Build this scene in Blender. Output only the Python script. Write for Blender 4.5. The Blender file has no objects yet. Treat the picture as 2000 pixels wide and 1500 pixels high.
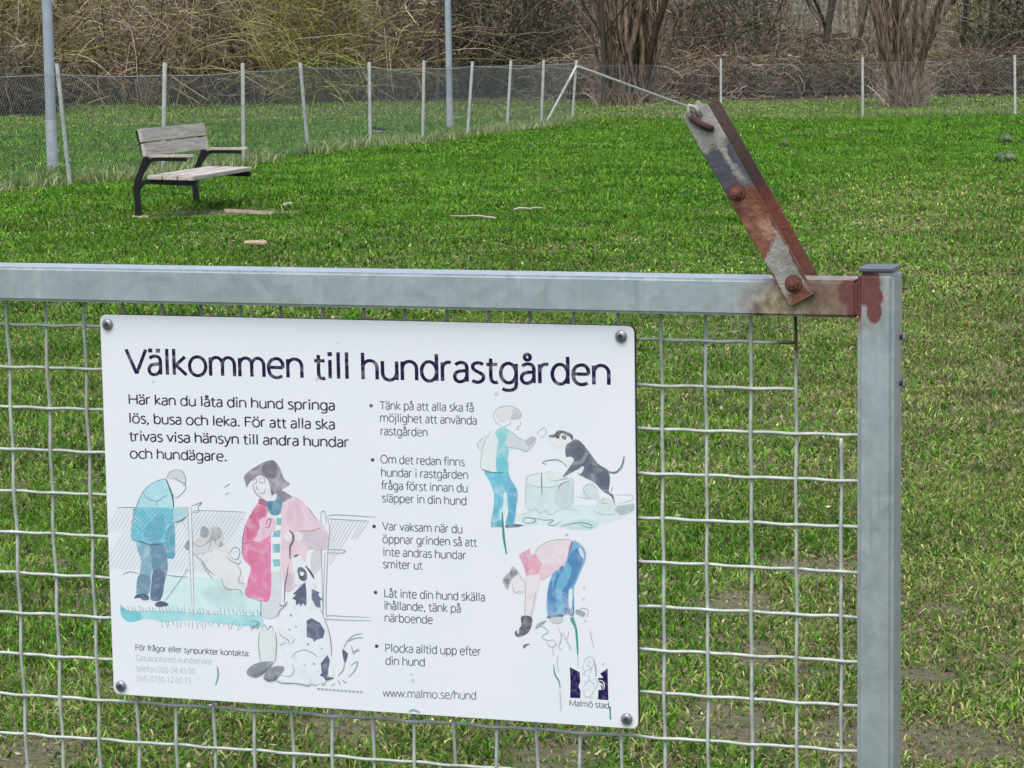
import bpy, bmesh, math, random
import numpy as np
from mathutils import Matrix, Vector, Euler
from mathutils.geometry import tessellate_polygon

random.seed(7)
rng = np.random.default_rng(11)
S = bpy.context.scene
COL = S.collection

# ------------------------------------------------------------------ camera, sky, sun, exposure
F = 5500.0                                    # focal length in pixels of the 2000 px wide photograph
CAM_H = 1.34
PITCH = math.atan(630 / F)
ROLL = 0.0155
cam = bpy.data.cameras.new('camera')
cam.sensor_width = 36
cam.lens = F / 2000 * 36
cam.clip_start = 0.1
cam.clip_end = 2000
camo = bpy.data.objects.new('camera', cam)
COL.objects.link(camo)
CAM = (Matrix.Translation((0, 0, CAM_H)) @ Matrix.Rotation(math.pi / 2 - PITCH, 4, 'X')
       @ Matrix.Rotation(-ROLL, 4, 'Z'))
camo.matrix_world = CAM
S.camera = camo

SUN_EL, SUN_AZ = math.radians(66), math.radians(195)     # azimuth clockwise from +Y
W = bpy.data.worlds.new('World')
S.world = W
W.use_nodes = True
wn = W.node_tree.nodes
wl = W.node_tree.links
sky = wn.new('ShaderNodeTexSky')
sky.sky_type = 'NISHITA'
sky.sun_disc = False
sky.sun_elevation = SUN_EL
sky.sun_rotation = SUN_AZ
sky.air_density = 1.0
sky.dust_density = 4.0
sky.ozone_density = 1.0
hs = wn.new('ShaderNodeHueSaturation')         # overcast: most of the blue is gone
hs.inputs['Saturation'].default_value = 0.82
wl.new(sky.outputs[0], hs.inputs['Color'])
wl.new(hs.outputs[0], wn['Background'].inputs['Color'])
wn['Background'].inputs['Strength'].default_value = 0.15

sun = bpy.data.lights.new('sun', 'SUN')
sun.energy = 1.5
sun.angle = math.radians(60)
sun.color = (0.99, 0.995, 1.0)
suno = bpy.data.objects.new('sun', sun)
COL.objects.link(suno)
sd = Vector((math.sin(SUN_AZ) * math.cos(SUN_EL), math.cos(SUN_AZ) * math.cos(SUN_EL), math.sin(SUN_EL)))
suno.rotation_euler = sd.to_track_quat('Z', 'Y').to_euler()

S.view_settings.view_transform = 'Standard'
S.view_settings.look = 'None'
S.view_settings.exposure = 0.60
S.view_settings.gamma = 1.0
S.cycles.use_denoising = True
S.cycles.max_bounces = 6
S.cycles.diffuse_bounces = 3
S.cycles.glossy_bounces = 2
S.cycles.transmission_bounces = 3
S.cycles.transparent_max_bounces = 4


# ------------------------------------------------------------------ helpers
def gz(x, y):
    """height of the ground: flat lawn, a low rise behind the far fence, a wooded slope beyond"""
    x = np.asarray(x, float); y = np.asarray(y, float)
    b = 0.018 * np.sin(x * 0.9 + 0.4 * y) + 0.02 * np.sin(0.55 * y - 0.7 * x + 1.3)
    b = b * np.clip((y - 8) / 10, 0, 1)
    r = np.clip((y - 62) / 22, 0, 1)
    rise = 0.32 * r * r * (3 - 2 * r)
    k = np.clip((y - 88) / 60, 0, 1)
    return b + rise + 11 * k ** 1.3


def ray(px, py):
    d = Vector(((px - 1000) / F, -(py - 750) / F, -1.0))
    return (CAM.to_3x3() @ d)


def ground(px, py):
    d = ray(px, py); z = 0.0; p = None
    for _ in range(25):
        s = (z - CAM_H) / d.z
        p = Vector((0, 0, CAM_H)) + d * s
        z = 0.5 * z + 0.5 * float(gz(p.x, p.y))
    return Vector((p.x, p.y, float(gz(p.x, p.y))))


def at_depth(px, py, dist):
    d = ray(px, py)
    return Vector((0, 0, CAM_H)) + d * (dist / d.y)


def px_x(px, dist):
    return (px - 1000) / F * dist


def tag(o, label=None, cat=None, group=None, kind=None):
    if label: o['label'] = label
    if cat: o['category'] = cat
    if group: o['group'] = group
    if kind: o['kind'] = kind
    elif cat: o['kind'] = 'thing'
    return o


def empty(name, loc=(0, 0, 0), mat=None):
    o = bpy.data.objects.new(name, None)
    COL.objects.link(o)
    o.empty_display_size = 0.1
    if mat is not None: o.matrix_world = mat
    else: o.location = loc
    return o


def link(name, me, parent=None, loc=None):
    o = bpy.data.objects.new(name, me)
    COL.objects.link(o)
    if parent: o.parent = parent
    if loc is not None: o.location = loc
    return o


class MB:
    def __init__(s):
        s.v = []; s.f = []; s.m = []; s.mats = []

    def mi(s, m):
        if m not in s.mats: s.mats.append(m)
        return s.mats.index(m)

    def add(s, vs, fs, m):
        b = len(s.v); k = s.mi(m)
        s.v += [tuple(v) for v in vs]
        for f in fs:
            s.f.append(tuple(i + b for i in f)); s.m.append(k)

    def box(s, x0, x1, y0, y1, z0, z1, m, M=None):
        vs = [Vector((x, y, z)) for x in (x0, x1) for y in (y0, y1) for z in (z0, z1)]
        if M is not None: vs = [M @ v for v in vs]
        s.add(vs, [(0, 1, 3, 2), (4, 6, 7, 5), (0, 4, 5, 1), (2, 3, 7, 6), (0, 2, 6, 4), (1, 5, 7, 3)], m)

    def tube(s, pts, r, m, n=6, caps=True):
        pts = [Vector(p) for p in pts]
        rr = r if isinstance(r, (list, tuple)) else [r] * len(pts)
        vs = []; fs = []
        prev = None
        for i, p in enumerate(pts):
            a = pts[max(i - 1, 0)]; b = pts[min(i + 1, len(pts) - 1)]
            t = (b - a).normalized()
            if prev is None:
                u = t.cross(Vector((0.31, 0.17, 0.93)))
                if u.length < 1e-3: u = t.cross(Vector((1, 0, 0)))
            else:
                u = prev - t * prev.dot(t)
            u.normalize(); prev = u
            w = t.cross(u)
            for k in range(n):
                an = 2 * math.pi * (k + 0.5) / n
                vs.append(p + (u * math.cos(an) + w * math.sin(an)) * rr[i])
        for i in range(len(pts) - 1):
            for k in range(n):
                k2 = (k + 1) % n
                fs.append((i * n + k, i * n + k2, (i + 1) * n + k2, (i + 1) * n + k))
        if caps:
            fs.append(tuple(range(n))[::-1])
            fs.append(tuple((len(pts) - 1) * n + k for k in range(n)))
        s.add(vs, fs, m)

    def prism(s, outline, y0, y1, m, M=None):
        """outline: (x, z) list; extruded from y0 to y1"""
        n = len(outline)
        vs = [Vector((x, y0, z)) for x, z in outline] + [Vector((x, y1, z)) for x, z in outline]
        if M is not None: vs = [M @ v for v in vs]
        fs = [tuple(range(n)), tuple(range(2 * n - 1, n - 1, -1))]
        for i in range(n):
            j = (i + 1) % n
            fs.append((i, i + n, j + n, j))
        s.add(vs, fs, m)

    def build(s, name, parent=None, smooth=False, bevel=0.0, segs=2, loc=None):
        me = bpy.data.meshes.new(name)
        me.from_pydata(s.v, [], s.f)
        for m in s.mats: me.materials.append(m)
        me.polygons.foreach_set('material_index', s.m)
        bm = bmesh.new(); bm.from_mesh(me)
        if bevel > 0:
            es = [e for e in bm.edges if len(e.link_faces) == 2 and e.calc_face_angle(0) > 0.6]
            bmesh.ops.bevel(bm, geom=es, offset=bevel, segments=segs, affect='EDGES', clamp_overlap=True)
        bmesh.ops.recalc_face_normals(bm, faces=bm.faces)
        bm.to_mesh(me); bm.free()
        if smooth:
            me.polygons.foreach_set('use_smooth', [True] * len(me.polygons))
        me.update()
        return link(name, me, parent, loc)


def mesh_np(name, verts, tris, cols, mat, parent=None, quads=None):
    """fast mesh from numpy arrays; cols is one rgb per vertex"""
    me = bpy.data.meshes.new(name)
    faces = quads if quads is not None else tris
    k = faces.shape[1]
    me.vertices.add(len(verts))
    me.vertices.foreach_set('co', verts.astype(np.float32).ravel())
    me.loops.add(faces.size)
    me.loops.foreach_set('vertex_index', faces.astype(np.int32).ravel())
    me.polygons.add(len(faces))
    me.polygons.foreach_set('loop_start', np.arange(0, faces.size, k, dtype=np.int32))
    me.update(calc_edges=True)
    if cols is not None:
        at = me.color_attributes.new('tint', 'FLOAT_COLOR', 'POINT')
        c = np.ones((len(verts), 4), np.float32); c[:, :3] = cols
        at.data.foreach_set('color', c.ravel())
    me.materials.append(mat)
    me.validate()
    return link(name, me, parent)


def lin(c):
    return tuple((x / 255 / 12.92) if x / 255 <= 0.04045 else ((x / 255 + 0.055) / 1.055) ** 2.4 for x in c)


def hashn(ix, iy, seed):
    h = (ix.astype(np.int64) * 374761393 + iy.astype(np.int64) * 668265263 + seed * 974634721) & 0x7fffffff
    h = ((h ^ (h >> 13)) * 1274126177) & 0x7fffffff
    return ((h ^ (h >> 16)) & 0xffff) / 65535.0


def vnoise(x, y, fr, seed):
    x = np.asarray(x) * fr + 1000; y = np.asarray(y) * fr + 1000
    ix = np.floor(x); iy = np.floor(y); fx = x - ix; fy = y - iy
    fx = fx * fx * (3 - 2 * fx); fy = fy * fy * (3 - 2 * fy)
    a = hashn(ix, iy, seed); b = hashn(ix + 1, iy, seed)
    c = hashn(ix, iy + 1, seed); d = hashn(ix + 1, iy + 1, seed)
    return (a * (1 - fx) + b * fx) * (1 - fy) + (c * (1 - fx) + d * fx) * fy


def fnoise(x, y, fr, seed):
    return 0.6 * vnoise(x, y, fr, seed) + 0.28 * vnoise(x, y, fr * 2.3, seed + 1) + 0.12 * vnoise(x, y, fr * 5.1, seed + 2)


def sstep(a, b, x):
    t = np.clip((np.asarray(x, float) - a) / (b - a), 0, 1)
    return t * t * (3 - 2 * t)


# ------------------------------------------------------------------ materials
class NT:
    def __init__(s, name):
        s.mat = bpy.data.materials.new(name); s.mat.use_nodes = True
        s.t = s.mat.node_tree; s.n = s.t.nodes; s.l = s.t.links
        s.b = s.n['Principled BSDF']
        s.tc = s.n.new('ShaderNodeTexCoord')
        s.obj = s.tc.outputs['Object']

    def link(s, a, b): s.l.new(a, b)

    def noise(s, scale, detail=4, rough=0.55, vec=None, dist=0.0):
        n = s.n.new('ShaderNodeTexNoise')
        n.inputs['Scale'].default_value = scale; n.inputs['Detail'].default_value = detail
        n.inputs['Roughness'].default_value = rough; n.inputs['Distortion'].default_value = dist
        s.link(vec if vec is not None else s.obj, n.inputs['Vector'])
        return n.outputs['Fac']

    def ramp(s, fac, stops):
        r = s.n.new('ShaderNodeValToRGB'); e = r.color_ramp.elements
        while len(e) < len(stops): e.new(0.5)
        for k, (p, c) in enumerate(stops):
            e[k].position = p
            if not isinstance(c, (tuple, list)): c = (c, c, c)
            e[k].color = (*c[:3], 1)
        s.link(fac, r.inputs['Fac'])
        return r.outputs['Color']

    def math(s, op, a, b=None, c=None):
        m = s.n.new('ShaderNodeMath'); m.operation = op
        for k, v in enumerate((a, b, c)):
            if v is None: continue
            if isinstance(v, (int, float)): m.inputs[k].default_value = v
            else: s.link(v, m.inputs[k])
        return m.outputs[0]

    def mix(s, fac, a, b, blend='MIX'):
        m = s.n.new('ShaderNodeMix'); m.data_type = 'RGBA'; m.blend_type = blend
        for k, v in ((0, fac), (6, a), (7, b)):
            if isinstance(v, (int, float)): m.inputs[k].default_value = v
            elif isinstance(v, (tuple, list)): m.inputs[k].default_value = (*v[:3], 1)
            else: s.link(v, m.inputs[k])
        return m.outputs[2]

    def mapping(s, scale=(1, 1, 1), loc=(0, 0, 0), vec=None):
        m = s.n.new('ShaderNodeMapping')
        m.inputs['Scale'].default_value = scale; m.inputs['Location'].default_value = loc
        s.link(vec if vec is not None else s.obj, m.inputs['Vector'])
        return m.outputs[0]

    def dist(s, c, scale=(1, 1, 1)):
        """distance from the object space point c, axes weighted"""
        m = s.mapping(scale, tuple(-c[i] * scale[i] for i in range(3)))
        v = s.n.new('ShaderNodeVectorMath'); v.operation = 'LENGTH'
        s.link(m, v.inputs[0])
        return v.outputs['Value']

    def sep(s):
        x = s.n.new('ShaderNodeSeparateXYZ'); s.link(s.obj, x.inputs[0]); return x.outputs

    def bump(s, h, strength=0.3, dist=0.002):
        b = s.n.new('ShaderNodeBump'); b.inputs['Strength'].default_value = strength
        b.inputs['Distance'].default_value = dist
        s.link(h, b.inputs['Height']); s.link(b.outputs[0], s.b.inputs['Normal'])

    def set(s, col=None, rough=None, metal=None, spec=None):
        for k, v in (('Base Color', col), ('Roughness', rough), ('Metallic', metal), ('Specular IOR Level', spec)):
            if v is None: continue
            if isinstance(v, (tuple, list)): s.b.inputs[k].default_value = (*v[:3], 1)
            elif isinstance(v, (int, float)): s.b.inputs[k].default_value = v
            else: s.link(v, s.b.inputs[k])
        return s.mat


def simple(name, c, rough=0.6, metal=0.0, var=0.25, scale=25, spec=0.4):
    t = NT(name)
    n = t.noise(scale, 5)
    a = tuple(x * (1 - var) for x in c); b = tuple(min(1, x * (1 + var)) for x in c)
    return t.set(t.ramp(n, [(0.3, a), (0.7, b)]), rough, metal, spec)


def mat_galv(name, rust=True):
    t = NT(name)
    v = t.mapping((9, 9, 40))
    n1 = t.noise(1.0, 6, 0.6, vec=v)
    n2 = t.noise(34, 8, 0.72, dist=1.0)
    base = t.ramp(n2, [(0.30, (0.42, 0.475, 0.525)), (0.5, (0.50, 0.555, 0.60)), (0.68, (0.57, 0.62, 0.655))])
    base = t.mix(t.ramp(n1, [(0.45, 0.0), (0.8, 0.35)]), base, (0.64, 0.69, 0.70))
    vo = t.n.new('ShaderNodeTexVoronoi'); vo.inputs['Scale'].default_value = 130; t.link(t.obj, vo.inputs['Vector'])
    sp = t.n.new('ShaderNodeSeparateColor'); t.link(vo.outputs['Color'], sp.inputs[0])
    base = t.mix(t.math('MULTIPLY', sp.outputs[0], 0.22), base, (0.40, 0.46, 0.49))
    dr = t.noise(1.0, 3, 0.6, vec=t.mapping((70, 70, 5)))
    base = t.mix(t.ramp(dr, [(0.56, 0.0), (0.70, 0.30)]), base, (0.68, 0.71, 0.71))
    sc = t.noise(1.0, 2, 0.5, vec=t.mapping((160, 160, 9)))
    base = t.mix(t.ramp(sc, [(0.62, 0.0), (0.70, 0.45)]), base, (0.36, 0.41, 0.45))
    metal = 0.6
    if rust:
        nz = t.noise(55, 5, 0.65); nz2 = t.noise(150, 4, 0.6)
        # yellow and brown staining under and right of the pivot
        d = t.dist((0.775, -0.01, 0.02), (0.75, 0.3, 1.15))
        d = t.math('ADD', d, t.math('MULTIPLY', t.math('SUBTRACT', nz, 0.5), 0.035))
        m1 = t.ramp(d, [(0.028, 0.95), (0.058, 0.0)])
        stain = t.ramp(nz, [(0.38, (0.13, 0.07, 0.045)), (0.5, (0.23, 0.165, 0.095)), (0.62, (0.36, 0.30, 0.17))])
        base = t.mix(m1, base, stain)
        d = t.dist((0.806, -0.01, 0.036), (0.7, 0.3, 1.0))
        d = t.math('ADD', d, t.math('MULTIPLY', t.math('SUBTRACT', nz, 0.5), 0.03))
        base = t.mix(t.ramp(d, [(0.014, 0.9), (0.028, 0.0)]), base, t.ramp(nz2, [(0.35, (0.12, 0.075, 0.058)), (0.65, (0.21, 0.145, 0.105))]))
        # red primer brushed over the weld: a few overlapping dabs
        dm = None
        for c, sc_ in (((0.841, 0, 0.049), (0.9, 0.3, 1.1)), ((0.848, 0, 0.036), (1.3, 0.3, 1)),
                       ((0.8495, 0, 0.022), (1.8, 0.3, 1.1)), ((0.829, 0, 0.022), (1.9, 0.3, 1.0)),
                       ((0.826, 0, 0.040), (1.0, 0.3, 1.0)), ((0.836, 0, 0.040), (1.0, 0.3, 1.0))):
            q = t.dist((c[0], -0.012, c[2]), sc_)
            dm = q if dm is None else t.math('MINIMUM', dm, q)
        dm = t.math('ADD', dm, t.math('MULTIPLY', t.math('SUBTRACT', nz, 0.5), 0.012))
        mp = t.ramp(dm, [(0.0125, 1.0), (0.0155, 0.0)])
        base = t.mix(mp, base, t.ramp(nz2, [(0.3, (0.115, 0.042, 0.037)), (0.7, (0.175, 0.065, 0.055))]))
        far = t.ramp(t.math('ADD', dm, t.math('MULTIPLY', nz, 0.012)), [(0.014, 0.45), (0.034, 0.0)])
        far = t.math('MULTIPLY', far, t.math('SUBTRACT', 1.0, mp))
        base = t.mix(far, base, (0.34, 0.21, 0.12))
        inv = t.math('SUBTRACT', 1.0, t.math('MAXIMUM', mp, m1))
        metal = t.math('MULTIPLY', inv, 0.6)
    rr = t.ramp(n2, [(0.3, 0.34), (0.7, 0.48)])
    t.bump(n2, 0.15, 0.0006)
    return t.set(base, rr, metal, 0.5)


def mat_bar(name, rear=False):
    """flaking, rusted latch bar; object z runs down the bar, x across"""
    t = NT(name)
    x, y, z = t.sep()
    nz = t.noise(90, 6, 0.65); n2 = t.noise(260, 4, 0.6); n3 = t.noise(38, 5, 0.6)
    zz = t.math('ADD', z, t.math('MULTIPLY', t.math('SUBTRACT', nz, 0.5), 0.03))
    rustc = t.ramp(n3, [(0.34, (0.085, 0.034, 0.024)), (0.5, (0.175, 0.072, 0.045)), (0.64, (0.27, 0.135, 0.09))])
    rustc = t.mix(t.ramp(n2, [(0.4, 0.0), (0.7, 0.35)]), rustc, (0.13, 0.04, 0.025))
    palec = t.ramp(n3, [(0.34, (0.22, 0.205, 0.185)), (0.55, (0.33, 0.315, 0.285)), (0.7, (0.40, 0.385, 0.35))])
    dark = t.ramp(n3, [(0.3, (0.05, 0.05, 0.066)), (0.7, (0.10, 0.10, 0.122))])
    if rear:
        c0 = t.ramp(zz, [(0.0, (0.11, 0.075, 0.065)), (0.09, (0.06, 0.04, 0.037)), (0.12, (0.20, 0.062, 0.038)), (0.2, (0.13, 0.055, 0.042))])
        c = t.mix(t.ramp(n2, [(0.42, 0.0), (0.65, 0.5)]), c0, (0.045, 0.025, 0.02))
        t.bump(nz, 0.8, 0.0015)
        return t.set(c, 0.85, 0.0, 0.2)
    # pale at the head, dark steel, orange rust, pale paint, rust at the foot
    st = t.math('ADD', t.math('ABSOLUTE', t.math('SUBTRACT', x, t.math('MULTIPLY', z, 0.10))), t.math('MULTIPLY', t.math('SUBTRACT', nz, 0.5), 0.022))
    col = t.mix(t.ramp(zz, [(0.040, 0.0), (0.045, 1.0)]), palec, dark)
    streak = t.math('MULTIPLY', t.ramp(st, [(0.0012, 1.0), (0.0022, 0.0)]), t.ramp(zz, [(0.07, 1.0), (0.095, 0.0)]))
    col = t.mix(streak, col, palec)
    col = t.mix(t.ramp(zz, [(0.092, 0.0), (0.095, 1.0)]), col, rustc)
    dp = t.math('ADD', t.dist((0.006, -0.003, 0.139), (1, 0.2, 0.75)), t.math('MULTIPLY', t.math('SUBTRACT', n2, 0.5), 0.016))
    col = t.mix(t.ramp(dp, [(0.004, 0.75), (0.012, 0.0)]), col, (0.42, 0.26, 0.17))
    z3 = t.math('ADD', zz, t.math('MULTIPLY', x, 0.9))
    col = t.mix(t.ramp(z3, [(0.153, 0.0), (0.156, 1.0)]), col, palec)
    ed = t.math('ADD', x, t.math('MULTIPLY', t.math('SUBTRACT', nz, 0.5), 0.012))
    m_ed = t.math('MULTIPLY', t.ramp(t.math('ABSOLUTE', t.math('MULTIPLY', ed, 10)), [(0.118, 0.0), (0.132, 0.9)]), t.ramp(z, [(0.1, 0.0), (0.13, 1.0)]))
    col = t.mix(m_ed, col, rustc)
    ft = t.math('ADD', t.dist((0.0, -0.003, 0.214), (0.9, 0.2, 1.0)), t.math('MULTIPLY', t.math('SUBTRACT', nz, 0.5), 0.02))
    col = t.mix(t.ramp(ft, [(0.009, 1.0), (0.016, 0.0)]), col, rustc)
    t.bump(t.math('ADD', nz, n2), 0.9, 0.0016)
    return t.set(col, 0.86, 0.0, 0.25)


M_GALV = mat_galv('galvanised_steel', False)
M_GATE = mat_galv('weathered_gate_steel', True)
M_BAR = mat_bar('rusted_latch')
M_BARR = mat_bar('rusted_latch_rear', True)
M_CAP = simple('cap_plastic', (0.09, 0.10, 0.12), 0.35, 0, 0.15)
M_RUST = simple('rust', (0.15, 0.056, 0.042), 0.85, 0, 0.35, 120)
M_DARKRUST = simple('dark_rust', (0.05, 0.018, 0.018), 0.8, 0, 0.3, 120)
M_ZINC = simple('zinc_screw', (0.28, 0.29, 0.31), 0.4, 0.6, 0.3, 200)
M_WIRE = simple('mesh_wire', (0.50, 0.53, 0.50), 0.5, 0.15, 0.3, 60)


def mat_wire():
    t = NT('mesh_wire_weathered')
    n = t.noise(70, 4); n2 = t.noise(9, 3)
    c = t.ramp(n, [(0.3, (0.36, 0.395, 0.35)), (0.7, (0.56, 0.60, 0.55))])
    c = t.mix(t.ramp(n2, [(0.5, 0.0), (0.75, 0.5)]), c, (0.22, 0.24, 0.17))
    d = t.dist((0.764, 0.012, 0.012), (1.6, 0.3, 0.75))
    d = t.math('ADD', d, t.math('MULTIPLY', n, 0.02))
    c = t.mix(t.ramp(d, [(0.035, 0.92), (0.06, 0.0)]), c, (0.05, 0.032, 0.022))
    return t.set(c, 0.55, 0.1, 0.4)


M_WIRE = mat_wire()


def mat_panel():
    t = NT('sign_panel_white')
    n = t.noise(6, 4); n2 = t.noise(40, 5); n3 = t.noise(220, 3)
    c = t.ramp(n, [(0.3, (0.78, 0.81, 0.845)), (0.7, (0.815, 0.83, 0.865))])
    c = t.mix(t.ramp(n2, [(0.55, 0.0), (0.8, 0.10)]), c, (0.72, 0.68, 0.72))
    c = t.mix(t.ramp(n3, [(0.72, 0.0), (0.78, 0.12)]), c, (0.45, 0.45, 0.44))
    return t.set(c, 0.42, 0, 0.35)


M_PANEL = mat_panel()
M_PEDGE = simple('sign_edge', (0.035, 0.035, 0.045), 0.6, 0, 0.3, 90)
INKS = {}


def ink(rgb, wash=True):
    k = (tuple(rgb), wash)
    if k in INKS: return INKS[k]
    P_ = (0.79, 0.815, 0.85)
    wp = lin((228, 236, 248)); c = lin(rgb)
    al = tuple(min(P_[i], P_[i] * c[i] / wp[i]) for i in range(3))
    t = NT('print_ink')
    if wash:
        n = t.noise(55, 5, 0.6, dist=1.2)
        pale = tuple(a + (p - a) * 0.6 for a, p in zip(al, P_)); al = tuple(a + (p - a) * 0.10 for a, p in zip(al, P_)); deep = tuple(a * 0.88 for a in al)
        INKS[k] = t.set(t.ramp(n, [(0.25, deep), (0.5, al), (0.8, pale)]), 0.45, 0, 0.35)
    else:
        n = t.noise(130, 4, 0.6)
        pale = tuple(a + (p - a) * 0.30 for a, p in zip(al, P_))
        INKS[k] = t.set(t.ramp(n, [(0.5, al), (0.75, pale)]), 0.45, 0, 0.35)
    return INKS[k]


def mat_tint(name, rough=0.7, transl=0.0, spec=0.25):
    """colour comes from the per-blade / per-twig tint of the thing itself"""
    t = NT(name)
    a = t.n.new('ShaderNodeVertexColor'); a.layer_name = 'tint'
    t.set(a.outputs['Color'], rough, 0, spec)
    if transl > 0:
        tr = t.n.new('ShaderNodeBsdfTranslucent'); t.link(a.outputs['Color'], tr.inputs['Color'])
        mx = t.n.new('ShaderNodeMixShader'); mx.inputs[0].default_value = transl
        t.link(t.b.outputs[0], mx.inputs[1]); t.link(tr.outputs[0], mx.inputs[2])
        t.link(mx.outputs[0], t.n['Material Output'].inputs['Surface'])
    return t.mat


M_GRASS = mat_tint('grass_blade', 0.6, 0.3, 0.12)
M_TWIG = mat_tint('twig_bark', 0.85, 0.0, 0.15)
def mat_bark():
    t = NT('rough_bark')
    a = t.n.new('ShaderNodeVertexColor'); a.layer_name = 'tint'
    n = t.noise(1.0, 6, 0.7, vec=t.mapping((14, 14, 2.2))); n2 = t.noise(5, 4)
    c = t.mix(t.ramp(n, [(0.42, 0.95), (0.58, 0.0)]), a.outputs['Color'], (0.03, 0.022, 0.017))
    c = t.mix(t.ramp(n2, [(0.5, 0.0), (0.75, 0.5)]), c, (0.11, 0.10, 0.065))
    t.bump(n, 1.0, 0.04)
    return t.set(c, 0.95, 0, 0.1)


M_BARK = mat_bark()
M_LEAF = mat_tint('leaf', 0.55, 0.25, 0.3)


def mat_ground():
    t = NT('ground_soil')
    x, y, z = t.sep()
    n = t.noise(1.1, 6, 0.6); n2 = t.noise(38, 8, 0.8); n3 = t.noise(0.35, 4)
    soil = t.ramp(n2, [(0.3, (0.10, 0.08, 0.056)), (0.5, (0.23, 0.19, 0.14)), (0.7, (0.37, 0.32, 0.25))])
    moss = t.ramp(n2, [(0.3, (0.05, 0.085, 0.018)), (0.7, (0.13, 0.19, 0.045))])
    c = t.mix(t.ramp(n, [(0.38, 0.45), (0.62, 0.05)]), soil, moss)
    nb = t.n.new('ShaderNodeMapRange'); nb.inputs['From Min'].default_value = 3.6; nb.inputs['From Max'].default_value = 2.6  # unseen ground on the camera side, darkened green to dim the rail's reflection
    t.link(y, nb.inputs['Value'])
    c = t.mix(nb.outputs[0], c, t.ramp(n2, [(0.3, (0.025, 0.065, 0.008)), (0.7, (0.07, 0.14, 0.02))]))
    # dry leaf litter under the far trees, paler woodland floor on the slope
    ln = t.noise(7, 6, 0.75); l2 = t.noise(1.3, 5, 0.65)
    litter = t.ramp(ln, [(0.3, (0.035, 0.028, 0.018)), (0.5, (0.085, 0.068, 0.045)), (0.72, (0.16, 0.13, 0.09))])
    slope = t.ramp(l2, [(0.3, (0.10, 0.095, 0.06)), (0.5, (0.18, 0.17, 0.12)), (0.7, (0.28, 0.265, 0.21))])
    yy = t.math('ADD', y, t.math('MULTIPLY', t.math('SUBTRACT', n3, 0.5), 10))
    yy = t.math('ADD', yy, t.math('MULTIPLY', t.math('MINIMUM', x, 2.0), 0.55))
    g1 = t.n.new('ShaderNodeMapRange'); g1.inputs['From Min'].default_value = 73; g1.inputs['From Max'].default_value = 78
    t.link(yy, g1.inputs['Value'])
    c = t.mix(g1.outputs[0], c, litter)
    g2 = t.n.new('ShaderNodeMapRange'); g2.inputs['From Min'].default_value = 86; g2.inputs['From Max'].default_value = 94
    t.link(y, g2.inputs['Value'])
    c = t.mix(g2.outputs[0], c, slope)
    t.bump(n2, 0.9, 0.025)
    return t.set(c, 0.95, 0, 0.1)


M_GROUND = mat_ground()
M_POLE = simple('grey_painted_pole', (0.30, 0.35, 0.40), 0.5, 0.1, 0.12, 6)
M_POLE2 = simple('grey_pole_sleeve', (0.38, 0.42, 0.46), 0.6, 0.05, 0.2, 8)
M_POST = simple('fence_post_steel', (0.46, 0.48, 0.45), 0.55, 0.1, 0.18, 9)
M_CHAIN = simple('chain_link_wire', (0.19, 0.22, 0.225), 0.6, 0.0, 0.1, 3)
M_IRON = simple('black_iron', (0.012, 0.013, 0.018), 0.4, 0.3, 0.3, 30)


def mat_wood():
    t = NT('weathered_plank')
    n = t.noise(1.0, 6, 0.65, vec=t.mapping((40, 2.2, 60)))
    n2 = t.noise(6, 4)
    c = t.ramp(n, [(0.3, (0.25, 0.222, 0.195)), (0.5, (0.45, 0.41, 0.365)), (0.7, (0.57, 0.53, 0.475))])
    c = t.mix(t.ramp(n2, [(0.5, 0.0), (0.75, 0.35)]), c, (0.27, 0.25, 0.22))
    t.bump(n, 0.3, 0.002)
    return t.set(c, 0.8, 0, 0.2)


M_WOOD = mat_wood()
M_PALEWOOD = simple('pale_dead_wood', (0.36, 0.29, 0.19), 0.85, 0, 0.25, 30)
M_OLDPLANK = simple('old_plank', (0.20, 0.165, 0.11), 0.9, 0, 0.4, 18)
M_WHITE = simple('white_scrap', (0.38, 0.37, 0.29), 0.8, 0, 0.15, 40)


# ------------------------------------------------------------------ the ground
def grid_ground():
    ys = np.concatenate([np.linspace(-30, 2, 9)[:-1], np.arange(2, 68, 0.5), np.arange(68, 100, 1.0), np.linspace(100, 150, 26), np.array([170, 200, 260, 400])])
    xs = np.concatenate([np.array([-260, -120, -70, -45]), np.linspace(-34, -16, 10)[:-1], np.arange(-16, 16.01, 0.5), np.linspace(16, 34, 10)[1:], np.array([45, 70, 120, 260])])
    X, Y = np.meshgrid(xs, ys)
    Z = gz(X, Y)
    v = np.stack([X.ravel(), Y.ravel(), Z.ravel()], 1)
    nx = len(xs)
    i, j = np.meshgrid(np.arange(nx - 1), np.arange(len(ys) - 1))
    a = (j * nx + i).ravel()
    q = np.stack([a, a + 1, a + nx + 1, a + nx], 1)
    o = mesh_np('ground', v, None, None, M_GROUND, quads=q)
    o.data.polygons.foreach_set('use_smooth', [True] * len(o.data.polygons))
    tag(o, kind='structure')


grid_ground()

# bare, trodden places in the lawn: (px, py, half width px, half height px)
BARE = [(1440, 1415, 115, 45), (1590, 1110, 110, 22), (1450, 1180, 90, 30), (1870, 1460, 170, 50), (1810, 1325, 80, 18),
        (250, 1335, 60, 30), (690, 1420, 120, 40), (60, 1480, 90, 40), (1640, 1450, 70, 60), (1850, 1190, 60, 18),
        (1480, 1280, 60, 35), (420, 419, 165, 9), (500, 419, 60, 8), (1080, 1480, 110, 40)]
BARE_G = []
for px, py, rx, ry in BARE:
    c = ground(px, py); e = ground(px + rx, py); u = ground(px, py - ry); d = ground(px, py + ry)
    BARE_G.append((c.x, c.y, abs(e.x - c.x), abs(u.y - d.y) / 2))


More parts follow.
